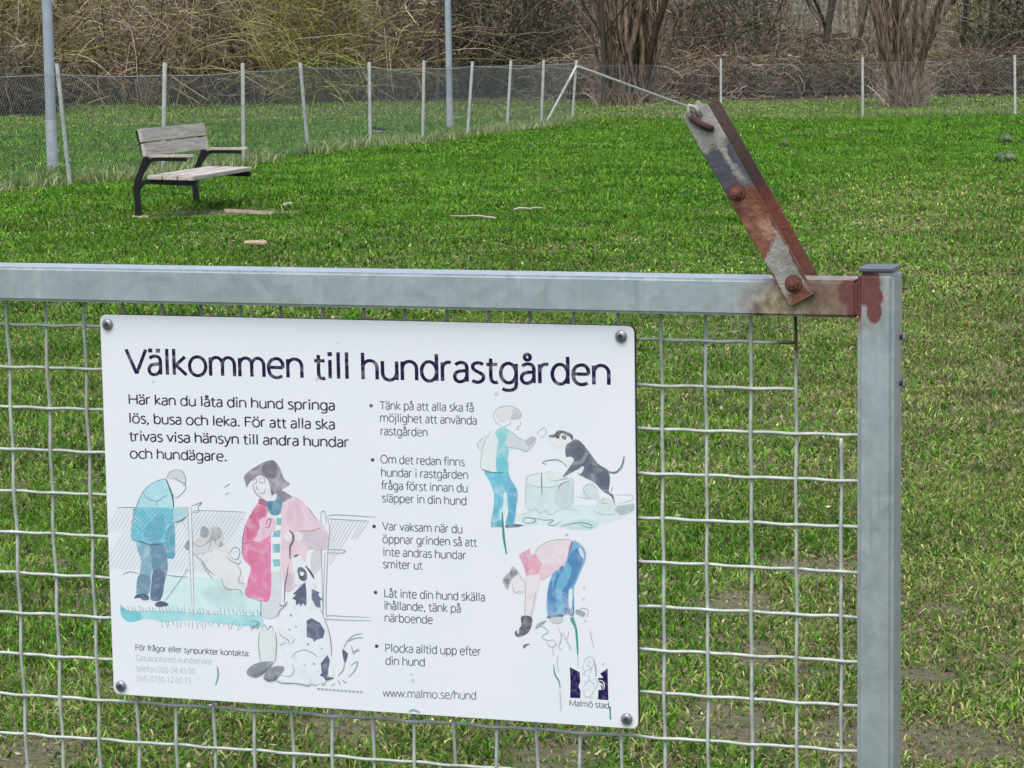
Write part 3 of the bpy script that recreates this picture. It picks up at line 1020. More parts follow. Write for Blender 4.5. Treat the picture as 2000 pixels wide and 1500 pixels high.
def draw_woman():
    d = Drawing(440, 880, 4.4133, 0.00030)
    for k in range(11):                                    # drawn gate and its mesh
        d.line([(925 + 32 * k, 600), (905, 690 + 42 * k)] if k < 8 else [(925 + 32 * k, 600), (915 + 22 * k, 760)], (196, 204, 212), 1.0, taper=False)
        d.line([(830, 800 + 20 * k), (740, 900 + 20 * k)], (205, 205, 216), 0.9, taper=False)
    for q in ([(890, 558), (1000, 552), (1310, 572)], [(900, 585), (1230, 605)], [(830, 530), (835, 900), (850, 1480)], [(872, 540), (875, 620)], [(830, 530), (850, 520), (872, 535)],
              [(888, 570), (905, 680), (890, 900), (875, 1380), (930, 1420), (1250, 1435)], [(865, 880), (850, 1400), (870, 1450), (1260, 1465)], [(875, 850), (1020, 855), (1040, 868), (1000, 882), (875, 875)]):
        d.line(q, (158, 168, 180), 1.6)
    # trousers and coat
    d.fill([(395, 1050), (480, 1040), (485, 1200), (462, 1420), (320, 1425), (318, 1280), (385, 1280)], (208, 220, 231))
    d.fill([(500, 460), (570, 395), (640, 410), (720, 490), (800, 590), (868, 660), (896, 740), (880, 835), (800, 850), (715, 850), (690, 960), (640, 1080), (590, 1190), (520, 1200), (492, 1000), (480, 700)], (228, 202, 222))
    d.fill([(560, 440), (640, 470), (690, 600), (640, 680), (540, 640)], (220, 190, 212)); d.fill([(668, 720), (830, 685), (888, 740), (860, 830), (740, 842), (665, 790)], (206, 192, 210))
    d.fill([(520, 1090), (560, 1050), (590, 1130), (560, 1200), (515, 1180)], (200, 190, 206))
    d.fill([(320, 410), (365, 450), (372, 520), (340, 600), (300, 660), (290, 735), (400, 735), (400, 900), (392, 1060), (380, 1290), (290, 1285), (175, 1240), (215, 1100), (222, 1000), (162, 930), (152, 800), (175, 640), (240, 520)], (224, 128, 176))
    d.fill([(260, 490), (350, 490), (330, 600), (290, 680), (200, 770), (190, 640)], (205, 96, 146)); d.fill([(230, 800), (300, 850), (270, 980), (220, 980), (190, 900)], (214, 104, 152))
    d.fill([(240, 1000), (380, 900), (385, 1280), (200, 1230)], (222, 116, 170))
    d.fill([(305, 410), (360, 430), (366, 480), (330, 470), (290, 450)], (160, 90, 130))
    d.fill([(400, 560), (490, 540), (485, 1040), (400, 1050)], (236, 240, 246), False)
    for q in ([(445, 580), (490, 580), (490, 640), (450, 640)], [(430, 690), (485, 680), (480, 742), (410, 745)], [(412, 806), (478, 802), (476, 878), (420, 880)], [(412, 938), (478, 935), (478, 998), (425, 998)]):
        d.fill(q, (112, 184, 202), False)
    d.fill([(170, 212), (260, 140), (380, 82), (440, 95), (485, 170), (512, 240), (560, 285), (510, 315), (480, 345), (440, 370), (412, 392), (400, 320), (372, 250), (320, 220), (280, 225), (220, 262), (190, 312), (175, 260)], (136, 126, 146))
    d.fill([(380, 90), (440, 100), (440, 250), (410, 385), (390, 300), (350, 220), (320, 150)], (108, 98, 120)); d.fill([(450, 200), (505, 250), (550, 285), (470, 330), (440, 300)], (152, 142, 162))
    d.fill([(238, 270), (290, 215), (340, 225), (378, 260), (395, 330), (402, 390), (440, 370), (445, 420), (385, 442), (320, 405), (265, 360)], (238, 232, 243))
    d.fill([(480, 340), (580, 395), (540, 420), (500, 440), (450, 400)], (132, 124, 152)); d.fill([(365, 440), (440, 430), (450, 390), (495, 432), (482, 530), (440, 560), (385, 530)], (74, 142, 172))
    d.fill([(370, 450), (420, 450), (400, 520), (380, 500)], (56, 112, 150))
    d.fill([(300, 600), (360, 570), (430, 590), (442, 660), (400, 720), (310, 782), (250, 770), (300, 700)], (232, 192, 214)); d.line([(360, 640), (370, 600), (400, 590), (380, 660), (350, 660)], (165, 80, 120), 2.0)
    d.fill([(510, 730), (560, 690), (580, 760), (540, 785)], (240, 226, 236)); d.fill([(600, 700), (670, 720), (660, 770), (600, 760)], (240, 226, 236))
    for q in ([(240, 275), (265, 360), (320, 405)], [(245, 260), (270, 240), (275, 275), (250, 280)], [(300, 240), (340, 235), (345, 270), (305, 275), (300, 240)], [(280, 300), (275, 330), (300, 330)], [(290, 355), (320, 370), (350, 350), (345, 320)],
              [(640, 690), (740, 690), (830, 665)], [(720, 490), (790, 590)], [(180, 640), (155, 760), (150, 900)], [(150, 800), (240, 790)]):
        d.line(q, (140, 125, 150), 1.4)
    d.line([(555, 685), (590, 720), (590, 780), (565, 830), (565, 930)], (105, 98, 118), 4.2); d.line([(550, 980), (540, 1060), (520, 1180), (515, 1310)], (120, 116, 136), 2.4)
    d.line([(470, 1320), (500, 1340), (545, 1300)], GD, 1.6); d.line([(315, 1290), (312, 1420)], GD, 1.6)
    # sitting spotted dog, boots
    d.T = (460, 1060, 5.0)
    d.fill([(245, 860), (390, 870), (402, 950), (392, 1160), (245, 1165)], (216, 229, 236))
    d.fill([(600, 560), (740, 560), (830, 650), (915, 850), (940, 1100), (960, 1300), (800, 1385), (600, 1372), (420, 1350), (440, 1290), (505, 1250), (480, 1100), (420, 900), (440, 720), (520, 600)], (238, 244, 250))
    d.fill([(560, 160), (600, 122), (650, 140), (720, 260), (790, 380), (770, 470), (740, 560), (690, 560), (690, 400), (600, 420), (580, 300)], (240, 240, 248))
    K = (62, 76, 114)
    d.fill([(690, 382), (700, 480), (702, 590), (690, 620), (670, 590), (640, 630), (630, 595), (600, 612), (595, 560), (562, 545), (600, 505), (566, 500), (640, 430)], K, False); d.fill([(750, 450), (825, 482), (815, 510), (855, 555), (832, 560), (838, 632), (790, 625), (752, 545)], (86, 98, 136), False)
    d.fill([(612, 262), (650, 236), (698, 280), (706, 340), (682, 375), (632, 350)], (58, 68, 92)); d.dot((656, 302), 21, (236, 242, 248)); d.line([(690, 225), (735, 280), (775, 350)], (60, 66, 90), 3.6)
    d.fill([(575, 132), (605, 112), (625, 122), (590, 140)], (80, 84, 104))
    d.fill([(702, 760), (750, 735), (800, 765), (832, 780), (880, 860), (862, 932), (800, 945), (775, 968), (760, 940), (702, 918)], (68, 84, 118), False)
    d.fill([(905, 1095), (930, 1150), (915, 1240), (912, 1305), (972, 1322), (890, 1352), (865, 1310), (828, 1298), (850, 1270), (838, 1180)], (66, 80, 118), False); d.fill([(1048, 1040), (1072, 1050), (1105, 1080), (1095, 1130), (1076, 1182), (1058, 1120)], (50, 60, 110), False)
    for q in ([(1060, 1040), (1100, 960), (1170, 900), (1250, 885)], [(1110, 960), (1180, 930), (1255, 925)], [(1150, 1060), (1220, 1050)], [(1140, 1000), (1160, 1080), (1200, 1030)], [(1070, 1180), (1060, 1240), (1010, 1300)], [(1130, 1200), (1200, 1160), (1170, 1250), (1110, 1310)], [(1010, 1340), (1030, 1390)], [(1050, 1340), (1090, 1370)],
              [(840, 650), (915, 850), (942, 1000), (942, 1110)], [(555, 1130), (600, 1070), (690, 1050), (780, 1090), (810, 1120)], [(560, 1190), (580, 1240), (540, 1310), (440, 1290)], [(400, 1350), (470, 1375), (600, 1375), (720, 1400), (740, 1375), (800, 1400)], [(430, 880), (470, 920), (520, 950), (540, 1000)], [(440, 1000), (500, 980)], [(560, 980), (590, 940)], [(420, 720), (440, 660), (520, 600)], [(670, 1185), (695, 1200)], [(240, 870), (232, 1000), (250, 1165)], [(395, 870), (410, 1000), (390, 1160)], [(850, 1395), (890, 1375)], [(940, 1395), (980, 1375)], [(160, 760), (240, 780), (160, 830), (240, 820)], [(260, 840), (290, 800), (320, 850), (350, 810), (380, 860)]):
        d.line(q, GR, 1.5)
    for p, r in (((548, 708), 13), ((598, 820), 9), ((535, 850), 10), ((716, 992), 12), ((773, 1183), 11), ((850, 1035), 9)): d.dot(p, r, (150, 162, 178))
    d.fill([(115, 1275), (150, 1210), (240, 1170), (372, 1160), (345, 1220), (262, 1292), (190, 1316)], (128, 136, 150)); d.fill([(280, 1312), (330, 1240), (400, 1205), (482, 1215), (450, 1285), (400, 1342), (322, 1356)], (132, 140, 152))
    d.fill([(180, 1290), (270, 1250), (345, 1190), (330, 1230), (262, 1292), (190, 1314)], (100, 108, 122)); d.fill([(280, 1320), (350, 1330), (410, 1300), (400, 1342), (322, 1356)], (84, 92, 106))
    for a in range(805, 1260, 38): d.line([(a, 1425 + (a - 805) * 0.07), (a + 27, 1427 + (a - 805) * 0.07)], (165, 174, 184), 3.0, taper=False)
    d.build('drawing_of_woman_with_spotted_dog')


def draw_boy():
    d = Drawing(910, 780, 4.838, 0.00005)
    d.fill([(480, 1100), (620, 1055), (850, 1040), (1050, 1000), (1300, 1000), (1580, 990), (1585, 1060), (1450, 1130), (1280, 1185), (1150, 1225), (900, 1212), (700, 1180), (560, 1195)], (212, 234, 241))
    d.fill([(1400, 1015), (1500, 1000), (1582, 985), (1582, 1050), (1470, 1095), (1420, 1060)], (172, 186, 196)); d.fill([(900, 1190), (1100, 1130), (1250, 1160), (1200, 1230), (1000, 1225)], (190, 222, 228))
    d.fill([(565, 780), (590, 720), (700, 690), (850, 680), (980, 740), (1012, 780), (1022, 900), (1012, 1020), (900, 1065), (700, 1068), (580, 1050)], (208, 228, 237))
    d.fill([(850, 860), (1000, 800), (1012, 960), (960, 1040), (860, 1000)], (192, 214, 224)); d.fill([(580, 790), (600, 730), (760, 700), (900, 700), (1000, 760), (900, 800), (720, 820)], (222, 234, 242))
    d.fill([(1105, 860), (1150, 800), (1220, 800), (1262, 930), (1170, 945), (1110, 930)], (205, 222, 230)); d.fill([(1240, 960), (1330, 930), (1420, 990), (1400, 1040), (1260, 1040)], (212, 226, 234))
    for q in ([(565, 1000), (570, 800), (590, 730), (700, 695)], [(580, 800), (700, 830), (830, 830), (1000, 790)], [(780, 740), (830, 770), (1000, 750), (1015, 800), (1015, 990)], [(850, 770), (960, 740)], [(1050, 920), (1150, 930), (1110, 850), (1160, 800), (1250, 850)], [(1410, 905), (1560, 905), (1570, 950), (1440, 985)], [(1300, 930), (1290, 980), (1350, 980)], [(1200, 1050), (1300, 1090), (1420, 1080)], [(560, 1010), (620, 1050), (660, 1030), (700, 1075), (760, 1050), (800, 1090), (900, 1040), (1040, 1040)]):
        d.line(q, (168, 184, 194), 1.5)
    d.line([(718, 690), (718, 800), (722, 895)], (130, 158, 168), 3.0); d.line([(880, 850), (900, 800), (990, 770)], (135, 155, 165), 2.4)
    for q in ([(540, 1160), (560, 1120), (640, 1125), (660, 1155), (580, 1170), (545, 1150)], [(640, 1120), (740, 1140), (830, 1140), (780, 1180), (840, 1190), (900, 1150)], [(900, 1200), (1000, 1175), (1100, 1165), (1190, 1190), (1170, 1215), (1080, 1180)]):
        d.line(q, (110, 150, 158), 2.0)
    # the boy
    d.fill([(345, 265), (290, 280), (180, 350), (112, 425), (152, 480), (140, 620), (180, 672), (295, 692), (305, 450)], (222, 231, 240))
    d.fill([(345, 262), (420, 300), (382, 400), (412, 480), (392, 600), (402, 682), (300, 692), (292, 500), (312, 400), (280, 310)], (132, 206, 217)); d.fill([(300, 560), (390, 560), (400, 680), (300, 690)], (104, 196, 216))
    d.fill([(420, 300), (500, 360), (565, 392), (620, 350), (668, 370), (590, 482), (500, 462), (392, 450)], (204, 215, 225)); d.fill([(560, 400), (620, 352), (666, 372), (600, 440)], (178, 190, 200))
    d.fill([(180, 680), (300, 697), (397, 682), (432, 760), (492, 870), (480, 1020), (458, 1172), (380, 1182), (402, 1050), (376, 900), (345, 1050), (335, 1182), (240, 1187), (266, 1020), (266, 880), (222, 760)], (84, 184, 218))
    d.fill([(400, 740), (485, 870), (470, 1040), (445, 1160), (400, 1160), (420, 950)], (66, 164, 204)); d.fill([(230, 760), (300, 790), (310, 960), (275, 1000), (272, 870)], (102, 198, 228))
    d.fill([(362, 890), (392, 890), (385, 1020), (365, 1010)], (206, 238, 246)); d.fill([(325, 1050), (365, 1030), (372, 1080), (330, 1140)], (196, 236, 246))
    d.fill([(240, 1158), (342, 1160), (346, 1206), (240, 1206)], (80, 164, 186), False); d.fill([(380, 1190), (440, 1175), (545, 1186), (500, 1203), (390, 1212)], (56, 104, 128))
    d.fill([(400, 160), (430, 95), (500, 90), (525, 140), (505, 180), (440, 190)], (196, 200, 210)); d.fill([(290, 130), (370, 80), (440, 100), (420, 180), (320, 210)], (220, 225, 234))
    for q in ([(345, 255), (290, 220), (265, 150), (300, 90), (390, 62), (480, 85), (525, 140), (515, 180)], [(430, 200), (415, 235), (350, 262)], [(515, 200), (520, 240), (490, 260), (500, 285), (470, 280)], [(180, 350), (112, 425), (150, 480)], [(250, 290), (180, 400), (160, 480), (140, 620), (160, 670)], [(420, 300), (500, 360), (570, 395)], [(392, 450), (500, 465), (580, 490), (665, 400)], [(675, 340), (690, 300), (740, 270), (760, 300), (745, 350), (700, 350)], [(160, 660), (240, 690), (330, 690)]):
        d.line(q, (172, 180, 192), 1.5)
    d.line([(160, 662), (250, 690), (360, 690)], (70, 130, 150), 2.2)
    d.line([(345, 1060), (355, 1200), (366, 1330), (390, 1462)], (50, 150, 142), 4.4)
    # the dark dog with its paws on the stump
    K = (78, 90, 114)
    d.fill([(1020, 380), (1080, 395), (1160, 488), (1250, 608), (1340, 668), (1362, 760), (1352, 868), (1392, 905), (1406, 1000), (1375, 920), (1290, 862), (1210, 782), (1090, 722), (1060, 690), (1085, 650), (1000, 690), (915, 737), (980, 640), (1022, 570), (990, 540), (950, 542), (946, 440)], K)
    d.fill([(1040, 420), (1110, 480), (1200, 640), (1180, 700), (1100, 640), (1040, 560)], (66, 78, 102)); d.fill([(1250, 680), (1340, 700), (1345, 850), (1270, 800)], (66, 78, 102))
    d.fill([(1085, 640), (1120, 640), (1090, 700), (1062, 690)], (226, 232, 240))
    d.fill([(790, 362), (850, 372), (930, 360), (1010, 380), (960, 420), (900, 440), (850, 460), (800, 400)], (230, 234, 240))
    d.fill([(786, 340), (840, 328), (870, 294), (950, 304), (1010, 338), (1008, 388), (975, 350), (940, 335), (905, 318), (880, 350), (800, 360)], (74, 78, 90)); d.fill([(905, 345), (945, 345), (945, 382), (912, 372)], (60, 64, 76)); d.fill([(860, 345), (885, 350), (880, 372), (855, 365)], (60, 64, 76))
    d.line([(1340, 680), (1410, 692), (1470, 635), (1495, 540)], (120, 130, 146), 4.6); d.line([(960, 640), (910, 590), (850, 570), (760, 580), (730, 600), (760, 615)], (140, 150, 160), 2.4); d.line([(1375, 870), (1385, 830)], GR, 1.5)
    d.fill([(950, 555), (1000, 545), (990, 620), (955, 600)], (232, 236, 242))
    d.dot((957, 1277), 14, (192, 202, 212))
    d.build('drawing_of_boy_with_black_dog')


def draw_bending():
    d = Drawing(950, 1030, 3.947, 0.00025)
    d.fill([(370, 190), (450, 120), (560, 90), (655, 95), (645, 200), (600, 282), (520, 350), (420, 402), (400, 350), (430, 280)], (236, 216, 229)); d.fill([(430, 290), (560, 270), (600, 280), (500, 360), (420, 400)], (234, 202, 218))
    d.fill([(300, 370), (410, 370), (400, 480), (350, 680), (298, 680), (305, 500)], (230, 222, 234))
    d.fill([(252, 212), (338, 160), (345, 215), (380, 198), (432, 282), (402, 362), (312, 372), (290, 290)], (226, 164, 192), False); d.fill([(260, 215), (310, 190), (330, 330), (312, 368), (290, 290)], (216, 146, 178))
    J = (92, 172, 218)
    d.fill([(662, 108), (722, 130), (766, 200), (752, 280), (694, 420), (674, 480), (668, 640), (604, 672), (598, 660), (482, 692), (472, 500), (520, 350), (606, 290)], J)
    for q in ([(660, 190), (720, 160), (745, 240), (690, 400), (640, 470), (600, 500), (660, 330), (630, 260)], [(560, 320), (600, 310), (540, 450), (545, 640), (500, 660), (512, 480)], [(590, 480), (630, 470), (625, 640), (600, 650)], [(480, 480), (510, 420), (505, 660), (486, 680)]):
        d.fill(q, (46, 124, 186))
    d.fill([(715, 150), (750, 190), (752, 240), (720, 200)], (206, 226, 240)); d.fill([(640, 490), (668, 480), (660, 610), (640, 610)], (222, 238, 246)); d.fill([(480, 680), (590, 668), (585, 690), (485, 700)], (66, 110, 150)); d.fill([(490, 700), (590, 690), (575, 735), (520, 735)], (196, 202, 210))
    d.fill([(655, 110), (672, 115), (640, 210), (632, 200)], (130, 118, 158))
    d.fill([(200, 390), (250, 348), (292, 412), (292, 497), (226, 500), (208, 470)], (238, 228, 234))
    d.fill([(130, 402), (185, 340), (205, 300), (252, 350), (200, 400), (180, 440), (165, 476)], (165, 170, 180)); d.fill([(185, 340), (225, 325), (245, 350), (195, 380)], (120, 122, 132)); d.fill([(140, 400), (180, 395), (170, 440)], (110, 114, 126))
    d.fill([(275, 685), (355, 695), (332, 800), (250, 842), (224, 806), (272, 760)], (66, 54, 80)); d.fill([(290, 700), (330, 710), (300, 790), (285, 780)], (96, 84, 112)); d.fill([(240, 790), (258, 780), (252, 820), (240, 815)], (206, 210, 222))
    d.fill([(284, 918), (300, 900), (340, 898), (312, 912), (298, 928)], (40, 38, 50)); d.fill([(625, 625), (670, 640), (665, 680), (632, 660)], (120, 128, 142)); d.fill([(690, 660), (700, 630), (765, 655), (745, 685), (715, 670)], (150, 158, 168)); d.fill([(380, 780), (400, 740), (470, 715), (430, 750), (410, 765)], (150, 162, 170))
    for q in ([(200, 420), (210, 470), (225, 498), (270, 490), (290, 500)], [(250, 350), (290, 420)], [(380, 185), (450, 120), (560, 90), (655, 95)], [(305, 400), (305, 540), (298, 680)], [(385, 490), (350, 680)], [(660, 105), (730, 130), (768, 200), (755, 280)], [(380, 780), (430, 760), (480, 800), (430, 840), (480, 870), (520, 860)], [(470, 880), (500, 920), (540, 900), (520, 860)], [(560, 770), (580, 850), (560, 920), (590, 940)], [(575, 900), (590, 810), (620, 870), (655, 930), (640, 935)], [(640, 800), (625, 860)], [(720, 650), (740, 620), (790, 640), (770, 690)], [(800, 780), (815, 860), (830, 930)], [(515, 920), (520, 990)], [(555, 980), (550, 1060), (562, 1110)]):
        d.line(q, (176, 184, 194), 1.5)
    d.line([(670, 480), (675, 640), (665, 690)], (60, 120, 180), 2.0); d.line([(665, 690), (695, 790), (708, 980)], (58, 156, 146), 4.2); d.fill([(648, 700), (675, 690), (692, 765), (665, 740)], (58, 156, 146)); d.line([(708, 980), (708, 1070)], (200, 206, 212), 2.2)
    d.line([(522, 1055), (532, 1130), (562, 1180), (572, 1235)], (90, 158, 160), 3.0); d.line([(572, 1260), (578, 1410)], (196, 204, 210), 3.0)
    for p in ((622, 52), (755, 460), (752, 548), (765, 715), (905, 1045)): d.dot(p, 9, (200, 208, 218))
    d.build('drawing_of_person_bending_over')


def draw_logo():
    N = (28, 24, 84)
    def new(z): return Drawing(950, 1030, 3.947, z)
    d = new(0.00006)
    d.fill([(645, 1075), (722, 1115), (726, 1190), (712, 1225), (728, 1258), (728, 1315), (648, 1312), (652, 1200)], N, False, False)
    root = d.build('city_emblem')
    def sub(d, name):
        o = d.build(name); o.parent = root
    d = new(0.00006)
    d.fill([(936, 1085), (943, 1330), (862, 1325), (866, 1252), (895, 1250), (902, 1212), (872, 1190), (860, 1160), (903, 1158), (880, 1125)], N, False, False)
    sub(d, 'emblem_block')
    d = new(0.00012)
    d.line([(665, 1195), (695, 1135)], (90, 90, 140), 1.2); d.line([(870, 1175), (900, 1185), (912, 1215), (905, 1250)], (226, 232, 242), 1.8); d.line([(880, 1215), (892, 1225), (888, 1245)], (90, 90, 110), 2.4)
    for q in ([(745, 1080), (770, 1010), (820, 1000), (830, 1060), (780, 1100), (740, 1130)], [(740, 1130), (800, 1150), (780, 1190), (750, 1230)], [(770, 1060), (810, 1080), (800, 1130)], [(755, 1200), (800, 1180), (835, 1220), (820, 1280), (770, 1310), (755, 1260), (800, 1240)], [(770, 1300), (820, 1315)], [(740, 1070), (760, 1110)], [(800, 1020), (790, 1060)], [(830, 1160), (860, 1190), (850, 1240)]):
        d.line(q, (196, 204, 214), 2.2)
    d.line([(830, 1020), (845, 1080), (848, 1150)], (160, 172, 184), 3.0)
    sub(d, 'faded_linework')
    for pts, c, w in (([(425, 1302), (427, 1320), (422, 1339)], (110, 165, 165), 3.6), ([(1192, 1379), (1193, 1405)], (60, 150, 150), 4.0), ([(800, 1391), (808, 1387), (822, 1392)], (120, 180, 180), 5.0)):
        d = Drawing(0, 0, 1.0, 0.00006); d.line(pts, c, w); d.build('algae_streak')
    for p, r in (((805, 1318), 3), ((808, 1330), 4), ((660, 670), 2), ((300, 745), 3), ((970, 770), 4), ((620, 740), 4)):
        d = Drawing(0, 0, 1.0, 0.00006); d.dot(p, r, (205, 212, 222)); d.build('dirt_spot')


draw_man(); draw_woman(); draw_boy(); draw_bending(); draw_logo()


def arc(cx, cy, rx, ry, a0, a1, n=10):
    return [(cx + rx * math.cos(math.radians(a0 + (a1 - a0) * k / n)), cy + ry * math.sin(math.radians(a0 + (a1 - a0) * k / n))) for k in range(n + 1)]


def sm(*p):
    return [tuple(v) for v in catmull(list(p), False, 4)]


def glyphs():
    """a humanist sans serif as pen strokes; cap height 0.70, x-height 0.52: letter -> (advance, strokes)"""
    X = 0.515; G = {}
    arch = lambda x0, x1: arc((x0 + x1) / 2, 0.325, (x1 - x0) / 2, 0.195, 180, 0) + [(x1, 0)]
    G['n'] = (0.50, [[(0.07, 0), (0.07, X)], arch(0.07, 0.43)]); G['h'] = (0.50, [[(0.07, 0), (0.07, 0.735)], arch(0.07, 0.43)])
    G['m'] = (0.77, [[(0.07, 0), (0.07, X)], arch(0.07, 0.385), arch(0.385, 0.70)])
    G['u'] = (0.50, [[(0.07, X)] + arc(0.245, 0.18, 0.175, 0.19, 180, 350), [(0.43, X), (0.43, 0)]])
    G['r'] = (0.32, [[(0.07, 0), (0.07, X)], arc(0.225, 0.33, 0.155, 0.19, 180, 68)])
    G['o'] = (0.54, [arc(0.27, 0.257, 0.215, 0.268, 0, 360, 24)])
    A = [sm((0.075, 0.45), (0.14, 0.50), (0.23, 0.52), (0.325, 0.48), (0.36, 0.38), (0.36, 0.2), (0.36, 0.0)), sm((0.36, 0.295), (0.23, 0.29), (0.10, 0.245), (0.055, 0.14), (0.09, 0.03), (0.19, -0.01), (0.30, 0.04), (0.36, 0.14))]
    G['a'] = (0.435, A)
    E_ = [sm((0.065, 0.272), (0.25, 0.272), (0.43, 0.272)), sm((0.43, 0.272), (0.415, 0.40), (0.345, 0.495), (0.25, 0.52), (0.13, 0.47), (0.065, 0.36), (0.055, 0.25), (0.085, 0.10), (0.17, 0.01), (0.29, -0.01), (0.405, 0.035))]
    G['e'] = (0.485, E_)
    G['d'] = (0.51, [arc(0.245, 0.257, 0.19, 0.268, 0, 360, 22), [(0.435, 0), (0.435, 0.735)]]); G['b'] = (0.51, [arc(0.265, 0.257, 0.19, 0.268, 0, 360, 22), [(0.075, 0), (0.075, 0.735)]])
    G['p'] = (0.51, [arc(0.265, 0.257, 0.19, 0.268, 0, 360, 22), [(0.075, -0.21), (0.075, X)]]); G['g'] = (0.51, [arc(0.245, 0.257, 0.19, 0.268, 0, 360, 22), [(0.435, X)] + sm((0.435, -0.03), (0.405, -0.15), (0.30, -0.21), (0.18, -0.21), (0.09, -0.175))])
    G['s'] = (0.385, [sm((0.33, 0.475), (0.25, 0.515), (0.165, 0.515), (0.085, 0.47), (0.078, 0.375), (0.14, 0.305), (0.24, 0.25), (0.325, 0.18), (0.325, 0.07), (0.245, 0.0), (0.15, -0.01), (0.055, 0.03))])
    G['t'] = (0.325, [sm((0.135, 0.645), (0.135, 0.4), (0.135, 0.13), (0.17, 0.02), (0.24, -0.01), (0.305, 0.005)), [(0.025, X - 0.03), (0.295, X - 0.03)]])
    st = [[(0.105, 0), (0.105, X)]]; G['i'] = (0.215, st + ['dot', (0.105, 0.675)]); G['l'] = (0.215, [[(0.105, 0), (0.105, 0.735)]])
    G['j'] = (0.215, [[(0.105, X)] + sm((0.105, -0.06), (0.07, -0.17), (-0.02, -0.21)), 'dot', (0.105, 0.675)])
    G['k'] = (0.43, [[(0.075, 0), (0.075, 0.735)], [(0.37, X), (0.105, 0.262)], [(0.11, 0.29), (0.40, 0)]])
    G['f'] = (0.28, [sm((0.29, 0.725), (0.21, 0.735), (0.145, 0.68), (0.125, 0.56), (0.125, 0.3), (0.125, 0)), [(0.02, X - 0.03), (0.265, X - 0.03)]])
    G['v'] = (0.44, [[(0.03, X), (0.22, 0.01)], [(0.22, 0.01), (0.41, X)]]); G['w'] = (0.66, [[(0.03, X), (0.175, 0.01)], [(0.175, 0.01), (0.33, X)], [(0.33, X), (0.485, 0.01)], [(0.485, 0.01), (0.63, X)]])
    G['y'] = (0.44, [[(0.03, X), (0.225, 0.01)], [(0.41, X), (0.235, 0.02)] + sm((0.19, -0.10), (0.12, -0.19), (0.03, -0.21))]); G['c'] = (0.42, [arc(0.275, 0.257, 0.22, 0.268, 50, 310, 16)])
    for ch, b in (('ä', 'a'), ('ö', 'o')):
        w = G[b][0]; c = w / 2 - (0.015 if b == 'a' else 0); G[ch] = (w, G[b][1] + ['dot', (c - 0.105, 0.675), 'dot', (c + 0.105, 0.675)])
    G['å'] = (G['a'][0], A + [arc(0.205, 0.70, 0.072, 0.078, 0, 360, 14)])
    C = 0.70
    G['V'] = (0.57, [[(0.02, C), (0.285, 0.01)], [(0.285, 0.01), (0.55, C)]]); G['H'] = (0.66, [[(0.085, 0), (0.085, C)], [(0.575, 0), (0.575, C)], [(0.085, 0.365), (0.575, 0.365)]])
    G['F'] = (0.48, [[(0.085, 0), (0.085, C)], [(0.085, C - 0.035), (0.45, C - 0.035)], [(0.085, 0.35), (0.42, 0.35)]]); G['T'] = (0.50, [[(0.25, 0), (0.25, C)], [(0.01, C - 0.035), (0.49, C - 0.035)]])
    G['O'] = (0.70, [arc(0.35, 0.35, 0.295, 0.36, 0, 360, 24)]); G['L'] = (0.46, [[(0.085, 0), (0.085, C)], [(0.085, 0.035), (0.44, 0.035)]])
    G['P'] = (0.52, [[(0.085, 0), (0.085, C)], [(0.085, C - 0.035)] + arc(0.27, 0.49, 0.19, 0.175, 90, -90, 12) + [(0.085, 0.315)]]); G['G'] = (0.64, [arc(0.36, 0.35, 0.30, 0.36, 48, 315, 18) + [(0.575, 0.33)], [(0.38, 0.33), (0.575, 0.33)]])
    G['S'] = (0.48, [sm((0.41, 0.65), (0.32, 0.705), (0.21, 0.705), (0.10, 0.64), (0.09, 0.51), (0.17, 0.41), (0.30, 0.34), (0.40, 0.25), (0.40, 0.09), (0.29, 0.0), (0.17, -0.01), (0.06, 0.04))]); G['M'] = (0.84, [[(0.08, 0), (0.12, C)], [(0.12, C), (0.42, 0.08)], [(0.42, 0.08), (0.72, C)], [(0.72, C), (0.76, 0)]])
    G['0'] = (0.52, [arc(0.26, 0.345, 0.20, 0.355, 0, 360, 22)]); G['1'] = (0.52, [[(0.29, 0), (0.29, C)], [(0.12, 0.57), (0.29, 0.69)]]); G['2'] = (0.52, [sm((0.08, 0.60), (0.17, 0.69), (0.29, 0.70), (0.41, 0.60), (0.40, 0.45), (0.25, 0.23), (0.08, 0.035)), [(0.08, 0.035), (0.45, 0.035)]])
    G['3'] = (0.52, [sm((0.10, 0.66), (0.22, 0.705), (0.38, 0.65), (0.40, 0.50), (0.30, 0.38), (0.18, 0.365)), sm((0.18, 0.365), (0.34, 0.34), (0.43, 0.20), (0.36, 0.04), (0.21, -0.01), (0.07, 0.03))]); G['4'] = (0.52, [[(0.36, 0), (0.36, C)], [(0.36, C), (0.04, 0.19)], [(0.04, 0.19), (0.49, 0.19)]])
    G['5'] = (0.52, [[(0.43, 0.665), (0.14, 0.665)], sm((0.14, 0.665), (0.13, 0.40), (0.27, 0.42), (0.41, 0.33), (0.42, 0.16), (0.31, 0.02), (0.18, -0.01), (0.06, 0.02))]); G['7'] = (0.52, [[(0.06, 0.665), (0.45, 0.665)], [(0.45, 0.665), (0.18, 0)]])
    G['.'] = (0.22, ['dot', (0.11, 0.035)]); G[':'] = (0.22, ['dot', (0.11, 0.035), 'dot', (0.11, 0.44)]); G[','] = (0.22, [[(0.13, 0.07), (0.06, -0.12)]]); G['-'] = (0.32, [[(0.04, 0.25), (0.28, 0.25)]]); G['/'] = (0.34, [[(0.0, -0.1), (0.33, 0.73)]]); G[' '] = (0.23, [])
    return G


GLY = glyphs()


